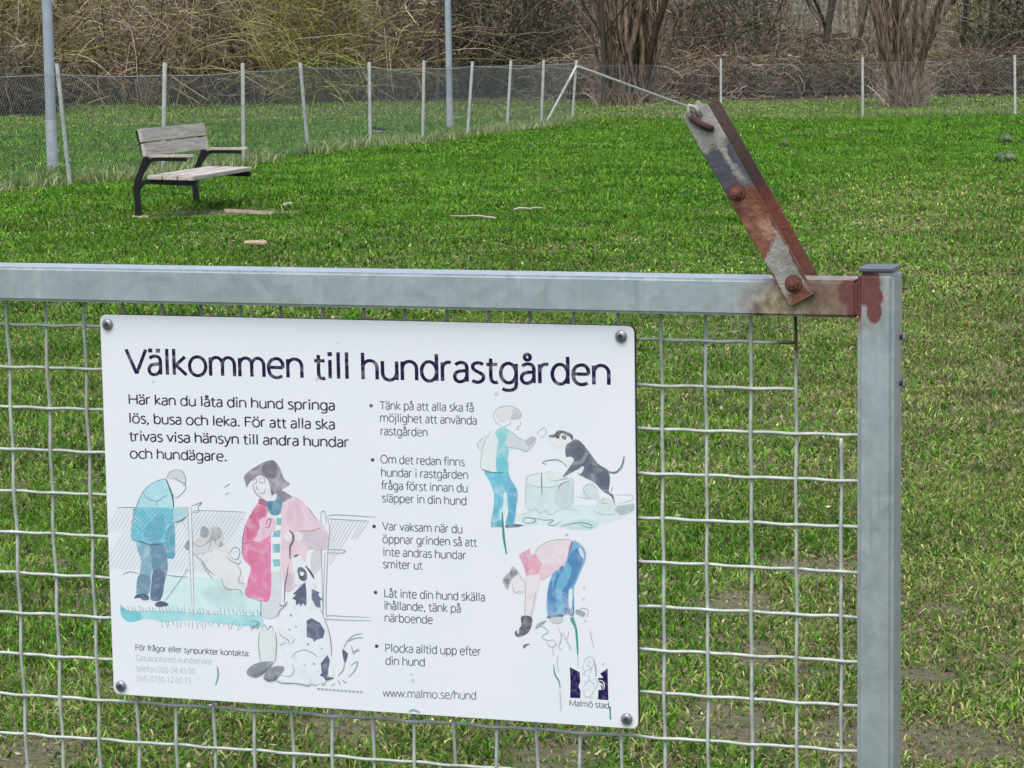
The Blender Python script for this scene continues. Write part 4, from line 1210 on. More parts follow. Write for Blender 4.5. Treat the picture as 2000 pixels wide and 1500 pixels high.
def text_block(name, lines, rgb, pen=0.082):
    """each line: (words, left px, baseline px, right px, baseline px at the right, cap height px)"""
    vs, fs = [], []; ns = 0
    for words, x0, y0, x1, y1, cap in lines:
        ux0, uz0 = su(x0, y0); ux1, uz1 = su(x1, y1)
        _, ct = su(x0, y0 - cap)
        total = sum(GLY[c][0] for c in words) - 0.09
        sx = (ux1 - ux0) / total; sz = (ct - uz0) / 0.70
        tilt = (uz1 - uz0) / (ux1 - ux0)
        adv = -0.045
        for ch in words:
            w, strokes = GLY[ch]; it = iter(strokes)
            for q in it:
                if isinstance(q, str):
                    c = next(it); h = pen * 0.62; q = [(c[0], c[1] - h), (c[0], c[1] + h)]; pw = h * 2
                else: pw = pen
                ns += 1; yy = -0.00006 - 0.000003 * (ns % 7)
                P = [np.array(p, float) for p in q]; n = len(P)
                shut = n > 4 and np.hypot(*(P[0] - P[-1])) < 1e-6
                o = len(vs)
                for i in range(n):
                    a = P[i - 1] if i > 0 else (P[-2] if shut else P[0]); b = P[i + 1] if i < n - 1 else (P[1] if shut else P[-1])
                    t = b - a; t /= np.hypot(*t) + 1e-9; nn = np.array([-t[1], t[0]]) * pw / 2
                    for sg in (-1, 1):
                        g = P[i] + nn * sg
                        xx = (adv + g[0]) * sx
                        vs.append((ux0 + xx, yy, uz0 + g[1] * sz + xx * tilt))
                fs += [(o + 2 * i, o + 2 * i + 1, o + 2 * i + 3, o + 2 * i + 2) for i in range(n - 1)]
            adv += w
    me = bpy.data.meshes.new(name); me.from_pydata(vs, [], fs); me.materials.append(ink(rgb, False)); me.update()
    return link(name, me, sign)


def sign_text():
    text_block('heading_text', [('Välkommen till hundrastgården', 250, 729, 1191, 752, 48)], (16, 12, 66), 0.091)
    text_block('intro_text', [('Här kan du låta din hund springa', 252, 788, 655, 801, 18.5), ('lös, busa och leka. För att alla ska', 253, 825, 655, 838, 18.5),
                              ('trivas visa hänsyn till andra hundar', 254, 860, 682, 873, 18.5), ('och hundägare.', 255, 894, 444, 900, 18.5)], (40, 44, 62), 0.098)
    c = (106, 112, 128); cap = 15.5
    B = [[('Tänk på att alla ska få', 744, 799, 926, 804), ('möjlighet att använda', 744, 823, 932, 829), ('rastgården', 745, 849, 836, 852)],
         [('Om det redan finns', 745, 904, 908, 910), ('hundar i rastgården', 746, 930, 915, 935), ('fråga först innan du', 747, 955, 914, 961), ('släpper in din hund', 748, 980, 912, 986)],
         [('Var vaksam när du', 749, 1035, 904, 1041), ('öppnar grinden så att', 749, 1060, 932, 1067), ('inte andras hundar', 750, 1085, 911, 1092), ('smiter ut', 750, 1109, 826, 1112)],
         [('Låt inte din hund skälla', 752, 1166, 948, 1174), ('ihållande, tänk på', 752, 1190, 901, 1196), ('närboende', 753, 1214, 846, 1218)],
         [('Plocka alltid upp efter', 754, 1273, 940, 1280), ('din hund', 755, 1298, 831, 1301)]]
    dots = [(726, 792), (729, 898), (732, 1028), (735, 1157), (737, 1262)]
    for ls, (dx, dy) in zip(B, dots):
        o = text_block('bullet_text', [(*l, cap) for l in ls], c, 0.092)
        d = Drawing(0, 0, 1, 0.00006); d.dot((dx, dy), 3.6, (70, 76, 90))
        k = d.build('bullet_point'); k.parent = o
    text_block('web_address', [('www.malmo.se/hund', 750, 1361, 931, 1366, 15)], c)
    a = text_block('contact_text', [('För frågor eller synpunkter kontakta:', 265, 1270, 488, 1282, 10.5)], (112, 118, 130), 0.11)
    text_block('contact_text', [('Gatukontorets kundservice', 266, 1291, 415, 1298, 11), ('telefon 020-34 45 00', 267, 1312, 382, 1317, 11), ('SMS 0730-12 05 73', 267, 1331, 374, 1336, 11)], (186, 194, 206))
    text_block('city_name', [('Malmö stad', 1113, 1378, 1190, 1383, 11)], (96, 102, 124), 0.10)


sign_text()


# ------------------------------------------------------------------ the bench
def bench():
    a = ground(270, 425); b = ground(387, 398)
    L = Vector((b.x - a.x, b.y - a.y, 0)).normalized(); Fw = Vector((L.y, -L.x, 0))
    M = Matrix.Identity(4)
    for i in range(3):
        M[i][0] = Fw[i]; M[i][1] = L[i]; M[i][2] = (0, 0, 1)[i]; M[i][3] = a[i]
    root = empty('park_bench', mat=M)
    tag(root, 'park bench with weathered grey planks and black cantilevered iron legs on the lawn', 'bench')
    LEN = 2.02
    for y in (0.0, LEN):
        m = MB()
        def bar(pts, wid, th):
            q = catmull(pts, False, 5)
            for i in range(len(q) - 1):
                p0, p1 = q[i], q[i + 1]
                t = (p1 - p0) / (np.linalg.norm(p1 - p0) + 1e-9); n = np.array([-t[1], t[0]]) * wid / 2
                o = [p0 - n, p0 + n, p1 + n + t * 0.004, p1 - n + t * 0.004]
                m.prism([tuple(v) for v in o], y - th / 2 - 0.0007 * (i % 2), y + th / 2 + 0.0007 * (i % 2), M_IRON)
        bar([(0.0, -0.03), (0.004, 0.10), (-0.004, 0.21), (-0.008, 0.26), (0.012, 0.34), (0.065, 0.46), (0.092, 0.53), (0.075, 0.60), (0.028, 0.78)], 0.05, 0.05)
        bar([(0.03, 0.385), (0.085, 0.455), (0.13, 0.505), (0.20, 0.522), (0.46, 0.515)], 0.032, 0.04)
        bar([(-0.004, 0.24), (0.04, 0.30), (0.10, 0.322), (0.20, 0.318), (0.545, 0.300)], 0.045, 0.045)
        m.build('iron_frame', root)
        m = MB()
        m.box(0.10, 0.53, y - 0.035, y + 0.035, 0.537, 0.562, M_WOOD); m.build('armrest', root, bevel=0.004)
        m = MB()
        m.prism([(-0.10, -0.02), (-0.07, 0.018), (0.09, 0.015), (0.12, -0.02)], y - 0.10, y + 0.10, M_PALEWOOD); m.build('footing', root, bevel=0.01)
    y0, y1 = -0.10, LEN + 0.10
    for k, (f0, f1, z0, z1) in enumerate(((0.125, 0.255, 0.345, 0.340), (0.265, 0.395, 0.340, 0.335), (0.405, 0.545, 0.335, 0.330))):
        m = MB()
        m.prism([(f0, z0), (f1, z1), (f1, z1 + 0.038), (f0, z0 + 0.038)], y0, y1, M_WOOD)
        m.build('seat_plank', root, bevel=0.005)
    for (f0, z0, f1, z1) in ((0.124, 0.550, 0.104, 0.668), (0.101, 0.680, 0.078, 0.800)):
        m = MB()
        m.prism([(f0, z0), (f1, z1), (f1 - 0.036, z1 - 0.006), (f0 - 0.036, z0 - 0.006)], y0, y1, M_WOOD)
        m.build('backrest_plank', root, bevel=0.005)


bench()


# ------------------------------------------------------------------ chain link fences and the poles
def tilted(px0, py0, pxt, pyt):
    b = ground(px0, py0); t = at_depth(pxt, pyt, b.y)
    return b, t


def chain_mesh(m, A, B, h, p=0.050, r=0.0016, sag=0.03):
    """two families of diagonal strands between A and B (xy), from the ground to height h"""
    A = Vector(A); B = Vector(B); d = B - A; L = d.length; d.normalize()
    nn = Vector((-d.y, d.x, 0)) * 0.003
    n = int((L + h) / (p * 1.414)); vs = []; fs = []
    def pt(s):
        return A + d * s
    for fam in (1, -1):
        for k in range(-int(h / (p * 1.414)) - 1, n + 1):
            s0 = k * p * 1.414; s1 = s0 + h
            lo, hi = max(s0, 0), min(s1, L)
            if hi - lo < 0.02: continue
            za, zb = (lo - s0), (hi - s0)
            if fam < 0: za, zb = h - za, h - zb
            pa, pb = pt(lo), pt(hi)
            pa = Vector((pa.x, pa.y, float(gz(pa.x, pa.y)) + za)) + nn * fam; pb = Vector((pb.x, pb.y, float(gz(pb.x, pb.y)) + zb)) + nn * fam
            t = (pb - pa).normalized(); u = t.cross(Vector((-d.y, d.x, 0))).normalized() * r; w = Vector((-d.y, d.x, 0)) * r
            b = len(vs)
            for q in (pa, pb): vs += [q + u, q - u * 0.5 + w, q - u * 0.5 - w]
            fs += [(b, b + 1, b + 4, b + 3), (b + 1, b + 2, b + 5, b + 4), (b + 2, b, b + 3, b + 5)]
    m.add(vs, fs, M_CHAIN)


def fences():
    root = empty('chain_link_fence', (LF_A[0], LF_A[1], 0))
    tag(root, 'long chain link fence receding behind the bench, with leaning pale posts', 'fence')
    inv = Matrix.Translation((-LF_A[0], -LF_A[1], 0))
    def put(m, name, r_=root, s=False):
        o = m.build(name, r_, smooth=s); o.matrix_parent_inverse = Matrix.Translation(-r_.location); return o
    posts = [(145, 364, 111, 124), (325, 333, 322, 122), (483, 312, 474, 123), (611, 293, 586, 122), (731, 277, 721, 121), (833, 269, 828, 118),
             (920, 260, 923, 120), (997, 252, 998, 118), (1064, 243, 1062, 117), (1124, 231, 1126, 117)]
    pp = []
    for q in posts:
        k = (q[0] - 1000) / F; dl = LF_B - LF_A              # the post stands on the straight line of the fence
        tt = (k * LF_A[1] - LF_A[0]) / (dl[0] - k * dl[1])
        b = Vector((LF_A[0] + dl[0] * tt, LF_A[1] + dl[1] * tt, 0)); b.z = float(gz(b.x, b.y))
        t = at_depth(q[2], q[3], b.y); pp.append((b, t))
        m = MB(); m.tube([b - Vector((0, 0, 0.05)), t], 0.027 if q is not posts[0] else 0.024, M_POST, 10); put(m, 'post', s=False)
    # one more post nearer the camera, just out of the picture
    b = Vector((-6.35, 26.4, 0)); t = b + Vector((0, 0, 1.36))
    m = MB(); m.tube([b, t], 0.027, M_POST, 10); put(m, 'post')
    pp.insert(0, (b, t))
    m = MB(); w = MB()
    for (b0, t0), (b1, t1) in zip(pp[:-1], pp[1:]):
        h = 1.27
        chain_mesh(m, (b0.x, b0.y, 0), (b1.x, b1.y, 0), h)
        for zz, sg in ((h, 0.025), (h * 0.5, 0.0), (0.05, 0)):
            f0, f1 = zz / (t0.z - b0.z), zz / (t1.z - b1.z)
            a_ = b0.lerp(t0, min(f0, 1)); c_ = b1.lerp(t1, min(f1, 1))
            pts = [a_.lerp(c_, k / 6) - Vector((0, 0, sg * math.sin(math.pi * k / 6))) for k in range(7)]
            w.tube(pts, 0.0035 if zz == h else 0.002, M_POST if zz == h else M_CHAIN, 5)
    put(m, 'chain_link_mesh'); put(w, 'straining_wire')
    bc, tc = pp[-1]
    for (fx, fy), (tx, ty) in (((1065, 243), (1126, 129)),):
        f = ground(fx, fy); f.y -= 0.05
        m = MB(); m.tube([f, at_depth(tx, ty, bc.y - 0.06)], 0.028, M_POST, 10); put(m, 'brace')
    # the far run, straight across behind the lawn
    r2 = empty('chain_link_fence', (bc.x, bc.y, 0))
    tag(r2, 'chain link fence across the far end of the lawn, before the clumped trunks', 'fence')
    q2 = [(1408, 230, 1408, 114), (1685, 232, 1685, 111), (1983, 226, 1982, 107)]
    p2 = [(bc + Vector((0.07, 0.02, 0)), tc + Vector((0.07, 0.02, 0)))]
    for q in q2:
        b, t = tilted(*q); p2.append((b, t))
        m = MB(); m.tube([b - Vector((0, 0, 0.05)), t], 0.027, M_POST, 10); put(m, 'post', r2)
    b = p2[-1][0] + Vector((3.3, 0.3, 0)); t = b + Vector((0, 0, 1.32))
    m = MB(); m.tube([b, t], 0.027, M_POST, 10); put(m, 'post', r2); p2.append((b, t))
    m = MB(); w = MB()
    for (b0, t0), (b1, t1) in zip(p2[:-1], p2[1:]):
        h = 1.2
        chain_mesh(m, (b0.x, b0.y, 0), (b1.x, b1.y, 0), h, 0.06, 0.0011)
        for zz in (h, 0.6, 0.05):
            a_ = Vector((b0.x, b0.y, b0.z + zz)); c_ = Vector((b1.x, b1.y, b1.z + zz))
            w.tube([a_, a_.lerp(c_, 0.5) - Vector((0, 0, 0.02)), c_], 0.003, M_CHAIN, 5)
    put(m, 'chain_link_mesh', r2); put(w, 'straining_wire', r2)
    f = ground(1400, 229); f.y -= 0.06
    m = MB(); m.tube([at_depth(1129, 130, bc.y - 0.07), f], 0.027, M_POST, 10); put(m, 'brace', r2)


fences()


def pole(px, py, r, zj, label, h):
    b = ground(px, py)
    root = empty('metal_pole', b); tag(root, label, 'pole', 'grey metal poles behind the fence')
    m = MB(); m.tube([(0, 0, -0.1), (0, 0, zj)], r * 1.06, M_POLE2, 20); o = m.build('lower_sleeve', root)
    m = MB(); m.tube([(0, 0, zj), (0, 0, h)], [r, r * 0.9], M_POLE, 20); o = m.build('shaft', root)
    m = MB(); m.tube([(0, 0, zj - 0.012), (0, 0, zj + 0.012)], r * 1.1, M_POLE2, 20); m.build('collar', root)


pole(103, 337, 0.068, 0.66, 'thick grey metal pole left of the bench beside a leaning fence post', 5.5)
pole(879, 253, 0.062, 0.62, 'slim grey metal pole behind the middle of the receding fence', 5.5)


# ------------------------------------------------------------------ shrubs and trees
def tubes(P, Rr, C, sides=3):
    """P (n,k,3) polylines, Rr (n,k) radii, C (n,3) colours -> arrays"""
    n, k, _ = P.shape
    t = P[:, -1] - P[:, 0]
    t /= np.linalg.norm(t, axis=1, keepdims=True) + 1e-9
    ref = np.where(np.abs(t[:, 2:3]) < 0.8, np.array([[0, 0, 1.0]]), np.array([[1.0, 0, 0]]))
    u = np.cross(t, ref); u /= np.linalg.norm(u, axis=1, keepdims=True) + 1e-9
    w = np.cross(t, u)
    V = np.empty((n, k, sides, 3))
    for s in range(sides):
        a = 2 * math.pi * s / sides + 0.4
        V[:, :, s] = P + (u[:, None, :] * math.cos(a) + w[:, None, :] * math.sin(a)) * Rr[:, :, None]
    idx = np.arange(n * k * sides).reshape(n, k, sides)
    Q = []
    for s in range(sides):
        s2 = (s + 1) % sides
        Q.append(np.stack([idx[:, :-1, s], idx[:, :-1, s2], idx[:, 1:, s2], idx[:, 1:, s]], -1).reshape(-1, 4))
    return V.reshape(-1, 3), np.concatenate(Q), np.repeat(C, k * sides, 0)


def joinq(parts):
    V, T, C, o = [], [], [], 0
    for v, t, c in parts:
        V.append(v); T.append(t + o); C.append(c); o += len(v)
    return np.concatenate(V), np.concatenate(T), np.concatenate(C)


def pick(r, pal, n):
    pal = np.array(pal); i = r.integers(0, len(pal), n); j = r.integers(0, len(pal), n); f = r.random(n)[:, None]
    return (pal[i] * (1 - f) + pal[j] * f) * r.uniform(0.7, 1.3, n)[:, None]


def curvy(r, start, direc, length, k, wig, droop):
    n = len(start)
    d = direc / (np.linalg.norm(direc, axis=1, keepdims=True) + 1e-9)
    P = np.empty((n, k, 3)); P[:, 0] = start
    bend = r.normal(0, 1, (n, 3)) * wig
    for i in range(1, k):
        P[:, i] = P[:, i - 1] + d * (length / (k - 1))[:, None]
        d = d + bend * (1 / (k - 1)) + r.normal(0, wig * 0.35, (n, 3))
        d[:, 2] -= droop / (k - 1)
        d /= np.linalg.norm(d, axis=1, keepdims=True) + 1e-9
    return P


TAN = (0.44, 0.35, 0.245); BRN = (0.20, 0.14, 0.10); RED = (0.20, 0.105, 0.08); OLV = (0.24, 0.235, 0.075); GRY = (0.21, 0.185, 0.15); DRK = (0.045, 0.036, 0.028); PAL = (0.58, 0.49, 0.36)
YELG = [(0.34, 0.36, 0.09), (0.22, 0.25, 0.06), OLV, BRN]; BRAMBLE = [TAN, BRN, DRK, BRN, PAL, OLV]; OLIVE = [OLV, TAN, OLV, DRK, (0.34, 0.32, 0.11), BRN]; DARKB = [DRK, BRN, GRY, DRK, (0.10, 0.105, 0.05)]; GREYB = [GRY, BRN, DRK, DRK, TAN]; REDB = [RED, BRN, DRK, TAN]


def leafcloud(r, n, Rx, H, size, pal, z0=0.0):
    a = r.uniform(0, 2 * math.pi, n); q = np.sqrt(r.random(n)); z = r.uniform(z0, 1, n)
    rad = Rx * (0.55 + 0.45 * np.sin(math.pi * np.clip(z, 0.05, 0.95))) * q
    c = np.stack([np.cos(a) * rad, np.sin(a) * rad, z * H], 1)
    k = vnoise(c[:, 0] * 3 + c[:, 1], c[:, 2] * 3, 1.0, 9) > 0.38
    c = c[k]; n = len(c)
    u = r.normal(0, 1, (n, 3)); u /= np.linalg.norm(u, axis=1, keepdims=True)
    v = np.cross(u, r.normal(0, 1, (n, 3))); v /= np.linalg.norm(v, axis=1, keepdims=True) + 1e-9
    s = size * r.uniform(0.6, 1.4, n)[:, None]
    V = np.stack([c - u * s, c + v * s * 0.5, c + u * s, c - v * s * 0.5], 1).reshape(-1, 3)
    Q = np.arange(n * 4).reshape(n, 4)
    return V, Q, np.repeat(pick(r, pal, n), 4, 0)


def shrub_mesh(seed, R, H, pal, ncane, ntang, thick=1.0, up=0.3, leaves=0, lpal=None, lsize=0.05, droop=1.0):
    r = np.random.default_rng(seed)
    parts = []
    # arching canes from the base
    a = r.uniform(0, 2 * math.pi, ncane); q = np.sqrt(r.random(ncane)) * R * 0.75
    st = np.stack([np.cos(a) * q, np.sin(a) * q, np.zeros(ncane) - 0.05], 1)
    ou = np.stack([np.cos(a) * 0.45, np.sin(a) * 0.45, np.ones(ncane)], 1) + r.normal(0, 0.3, (ncane, 3))
    P = curvy(r, st, ou, H * r.uniform(0.6, 1.4, ncane), 9, 0.65, droop)
    tp = np.linspace(1, 0.35, 9)[None, :]
    parts.append(tubes(P, r.uniform(0.009, 0.022, ncane)[:, None] * tp * thick, pick(r, pal, ncane)))
    # the tangle filling its volume
    a = r.uniform(0, 2 * math.pi, ntang); q = np.sqrt(r.random(ntang)); z = r.random(ntang) ** 0.9
    rad = R * q * (0.75 + 0.3 * np.sin(math.pi * z))
    st = np.stack([np.cos(a) * rad, np.sin(a) * rad, z * H], 1)
    di = r.normal(0, 1, (ntang, 3)); di[:, 2] = di[:, 2] * 0.6 + up
    P = curvy(r, st, di, r.uniform(0.35, 1.2, ntang), 6, 0.95, droop * 0.5)
    P[:, :, 2] = np.maximum(P[:, :, 2], 0.0)
    tp = np.linspace(1, 0.45, 6)[None, :]
    c = pick(r, pal, ntang); hi = r.random(ntang) < 0.14; c[hi] = c[hi] * 1.3 + 0.05
    parts.append(tubes(P, (0.006 + 0.016 * r.random(ntang) ** 2)[:, None] * tp * thick, c))
    V, Q, C = joinq(parts)
    lv = leafcloud(r, leaves, R * 1.05, H, lsize, lpal) if leaves else None
    return (V, Q, C), lv


def thing_shrub(name, label, cat, loc, stems, leaves=None, sname='branches', group=None, rot=0.0):
    root = empty(name, loc); root.rotation_euler = (0, 0, rot)
    tag(root, label, cat, group)
    mesh_np(sname, stems[0], None, stems[2], M_TWIG, root, quads=stems[1])
    if leaves is not None:
        mesh_np('foliage', leaves[0], None, leaves[2], M_LEAF, root, quads=leaves[1])
    return root


LG = [(0.10, 0.105, 0.03), (0.16, 0.15, 0.05), (0.05, 0.07, 0.02), (0.22, 0.18, 0.08)]
LD = [(0.02, 0.045, 0.016), (0.04, 0.07, 0.025), (0.03, 0.05, 0.02), (0.08, 0.10, 0.05)]


def shrubs():
    # px, distance, radius, height, palette, canes, tangle, leaves, leaf palette, label
    L = [
        (-110, 78, 1.9, 4.6, OLIVE, 160, 1500, 500, LG, 'olive brown bush at the far left edge of the thicket'),
        (30, 79, 1.9, 4.6, OLIVE, 170, 1700, 1800, LG, 'olive green twiggy bush behind the thick grey pole'),
        (50, 73.5, 1.3, 1.5, DARKB, 120, 1000, 120, LG, 'low dark tangled bramble on the ground behind the thick grey pole'),
        (180, 81, 1.8, 4.7, OLIVE, 150, 1500, 1200, LG, 'yellowish olive bush just right of the thick grey pole'),
        (310, 79, 1.9, 4.4, BRAMBLE, 190, 1700, 120, LG, 'tan bramble thicket above and left of the bench'),
        (430, 80, 1.8, 4.8, BRAMBLE, 190, 1700, 60, LG, 'warm brown bramble thicket directly above the bench'),
        (530, 80, 1.8, 4.5, BRAMBLE, 190, 1700, 160, LG, 'tan bramble with arching pale canes, right above the bench armrest'),
        (625, 78, 1.3, 4.6, YELG, 180, 1500, 260, LG, 'yellow green bramble bush midway between the bench and the slim grey pole'),
        (745, 79, 1.8, 4.4, BRAMBLE, 180, 1600, 120, LG, 'brown bramble bush touching the left of the slim grey pole'),
        (900, 80, 1.7, 4.5, DARKB, 160, 1500, 900, LG, 'dark brown bush behind the slim grey pole'),
        (1010, 81, 1.7, 4.7, DARKB, 150, 1300, 2600, LG + LD, 'dark bush with dull olive leaves between pole and trunks'),
        (1105, 83, 1.5, 4.4, DARKB, 140, 1200, 2000, LG + LD, 'dark olive bush left of the first clump of trunks'),
        (1320, 82, 1.6, 4.2, REDB, 170, 1300, 700, LG, 'reddish brown bush right of the first clump of trunks'),
        (1430, 79, 1.5, 4.3, DARKB, 150, 1200, 1800, LG + LD, 'olive green bush above the rusty latch'),
        (1555, 84, 1.4, 1.9, GREYB, 80, 520, 200, LG, 'waist high grey shrub between the latch and the big trunk clump'),
        (1660, 84, 1.4, 1.7, GREYB, 80, 520, 200, LG, 'grey brown shrub left of the big trunk clump'),
        (1905, 83, 1.6, 2.4, OLIVE, 110, 800, 700, LG, 'brownish green shrub right of the big trunk clump'),
        (1985, 80, 1.7, 4.8, DARKB, 120, 700, 4200, LD, 'dark evergreen bush in the top right corner'),
        (2120, 81, 1.8, 4.6, DARKB, 120, 900, 900, LG, 'dark bush beyond the right edge of the thicket'),
    ]
    for k, (px, d, R, H, pal, nc, nt, nl, lp, lab) in enumerate(L):
        st, lv = shrub_mesh(300 + k, R, H, pal, nc, nt, 1.0, leaves=int(nl * 2.2) + 600, lpal=lp + [(0.04, 0.075, 0.02), (0.075, 0.115, 0.03)], lsize=0.05)
        x = px_x(px, d)
        thing_shrub('bramble_bush' if pal is BRAMBLE else 'bush', lab, 'bush', (x, d, float(gz(x, d))), st, lv, group='bushes of the thicket behind the fences')
    # low undergrowth on the right, under the trees
    U = [(1130, 78, GREYB, 'low brown undergrowth at the corner of the fences'), (1310, 78, DARKB, 'low dark undergrowth right of the first clump of trunks'), (1385, 77, REDB, 'low reddish undergrowth behind the fence post next to the latch'),
         (1490, 77, GREYB, 'low grey undergrowth right of the rusty latch head'), (1590, 77.5, DARKB, 'low dark undergrowth left of the middle far fence post'), (1670, 78, GREYB, 'low grey brown undergrowth behind the middle far fence post'), (1880, 77.5, GREYB, 'low twiggy undergrowth right of the big trunk clump'), (1960, 77, DARKB, 'low dark undergrowth behind the rightmost fence post'), (2080, 77, GREYB, 'low undergrowth past the rightmost fence post')]
    for k, (px, d, pal, lab) in enumerate(U):
        st, lv = shrub_mesh(400 + k, 1.25, 1.15, pal, 70, 620, 0.9, up=0.1, leaves=600, lpal=LG + [(0.20, 0.14, 0.09)], lsize=0.05, droop=1.4)
        x = px_x(px, d)
        thing_shrub('undergrowth', lab, 'undergrowth', (x, d, float(gz(x, d))), st, lv, group='low undergrowth at the edge of the wood')


shrubs()


def clump_tree(name, label, px, d, seed, nst, br, spread, pal):
    r = np.random.default_rng(seed); x = px_x(px, d)
    root = empty(name, (x, d, float(gz(x, d)))); tag(root, label, 'tree')
    # stems crowded on one stool, rising steeply and flaring
    a = r.uniform(0, 2 * math.pi, nst); q = np.sqrt(r.random(nst)) * br
    st = np.stack([np.cos(a) * q, np.sin(a) * q, np.full(nst, -0.1)], 1)
    di = np.stack([np.cos(a) * q * spread, np.sin(a) * q * spread, np.ones(nst)], 1) + r.normal(0, 0.075, (nst, 3))
    P = curvy(r, st, di, r.uniform(3.0, 6.5, nst), 12, 0.20, -0.06)
    R0 = r.uniform(0.014, 0.035, nst); big = r.random(nst) < 0.6; R0[big] = r.uniform(0.045, 0.13, big.sum())
    tp = np.linspace(1.15, 0.45, 12)[None, :]
    t1 = tubes(P, R0[:, None] * tp, pick(r, pal, nst), 7)
    mesh_np('trunk', t1[0], None, t1[2], M_BARK, root, quads=t1[1])
    n2 = nst * 18
    i = r.integers(0, nst, n2); j = r.integers(0, 12, n2)
    s2 = P[i, j]
    d2 = np.stack([r.normal(0, 0.22, n2), r.normal(0, 0.22, n2), r.uniform(0.6, 1.2, n2)], 1)
    P2 = curvy(r, s2, d2, r.uniform(0.6, 2.0, n2), 6, 0.25, -0.1)
    t2 = tubes(P2, r.uniform(0.006, 0.015, n2)[:, None] * np.linspace(1, 0.4, 6)[None, :], pick(r, pal + [TAN], n2))
    # suckers and litter round the foot
    n3 = 260
    a = r.uniform(0, 2 * math.pi, n3); q = r.uniform(0.6, 1.5, n3) * br
    s3 = np.stack([np.cos(a) * q, np.sin(a) * q, np.full(n3, -0.02)], 1)
    d3 = np.stack([np.cos(a) * 0.3, np.sin(a) * 0.3, np.ones(n3)], 1) + r.normal(0, 0.4, (n3, 3))
    P3 = curvy(r, s3, d3, r.uniform(0.25, 1.0, n3), 6, 0.35, 0.2)
    t3 = tubes(P3, r.uniform(0.006, 0.014, n3)[:, None] * np.linspace(1, 0.4, 6)[None, :], pick(r, [PAL, GRY, BRN], n3))
    V, Q, C = joinq([t2, t3])
    mesh_np('crown', V, None, C, M_TWIG, root, quads=Q)


TRK = [(0.24, 0.175, 0.125), (0.33, 0.25, 0.18), (0.14, 0.10, 0.075), (0.40, 0.32, 0.24)]
clump_tree('multi_stemmed_tree', 'clump of many brown upright trunks standing at the fence corner', 1232, 73, 61, 34, 0.56, 0.16, TRK + [(0.06, 0.045, 0.035)])
clump_tree('multi_stemmed_tree', 'broad clump of flaring reddish brown trunks between the two rightmost fence posts', 1770, 69.5, 62, 36, 0.42, 0.36, TRK)


def bare_tree(label, px, d, seed, r0, lean, pal, H=6.5):
    r = np.random.default_rng(seed); rr = random.Random(seed); x = px_x(px, d)
    root = empty('bare_tree', (x, d, float(gz(x, d)))); tag(root, label, 'tree', 'thin leafless trees in the wood')
    segs = []
    def grow(p, dr, L, rad, lev):
        k = 8; pts = [np.array(p)]; dd = np.array(dr, float)
        for i in range(k - 1):
            dd = dd + r.normal(0, 0.09, 3); dd[2] += 0.03; dd /= np.linalg.norm(dd)
            pts.append(pts[-1] + dd * L / (k - 1))
        segs.append((np.array(pts), np.linspace(rad, rad * 0.5, k), lev))
        if lev < 3:
            for c in range(rr.randint(3, 5) if lev else 7):
                i = rr.randint(2, k - 1); a = rr.uniform(0, 2 * math.pi)
                nd = dd * 0.6 + np.array([math.cos(a), math.sin(a), 0.35]) * rr.uniform(0.5, 0.9); nd /= np.linalg.norm(nd)
                grow(pts[i], nd, L * rr.uniform(0.4, 0.65), rad * 0.42, lev + 1)
    grow((0, 0, -0.1), (lean, 0, 1), H, r0, 0)
    for nm, levs, sd in (('trunk', (0,), 10), ('crown', (1, 2, 3), 4)):
        P = np.array([s[0] for s in segs if s[2] in levs]); Rr = np.array([s[1] for s in segs if s[2] in levs])
        t = tubes(P, np.maximum(Rr, 0.006), pick(r, pal, len(P)), sd)
        mesh_np(nm, t[0], None, t[2], M_TWIG, root, quads=t[1])


BK = [(0.05, 0.042, 0.034), (0.09, 0.075, 0.06), (0.12, 0.10, 0.085)]
for k, (px, d, r0, ln, lab) in enumerate(((1345, 84, 0.07, -0.1, 'slender grey tree just left of the latch head'), (1480, 82, 0.075, 0.05, 'slender dark tree right of the latch head'), (1545, 81, 0.07, -0.12, 'dark tree leaning left, midway between latch and big trunk clump'),
                                          (1612, 81, 0.13, 0.02, 'stout dark forked tree left of the big trunk clump'), (1665, 82, 0.07, 0.10, 'thin dark tree nearest the left of the big trunk clump'), (1878, 81, 0.08, -0.04, 'thin dark tree right of the big trunk clump'), (1932, 82, 0.085, 0.03, 'thin dark tree beside the dark evergreen bush'), (1186, 72.6, 0.075, 0.04, 'dark slender tree hugging the left of the fence corner trunks'), (860, 77.5, 0.05, 0.03, 'thin tree stem just left of the slim grey pole'))):
    bare_tree(lab, px, d, 700 + k, r0, ln, BK)


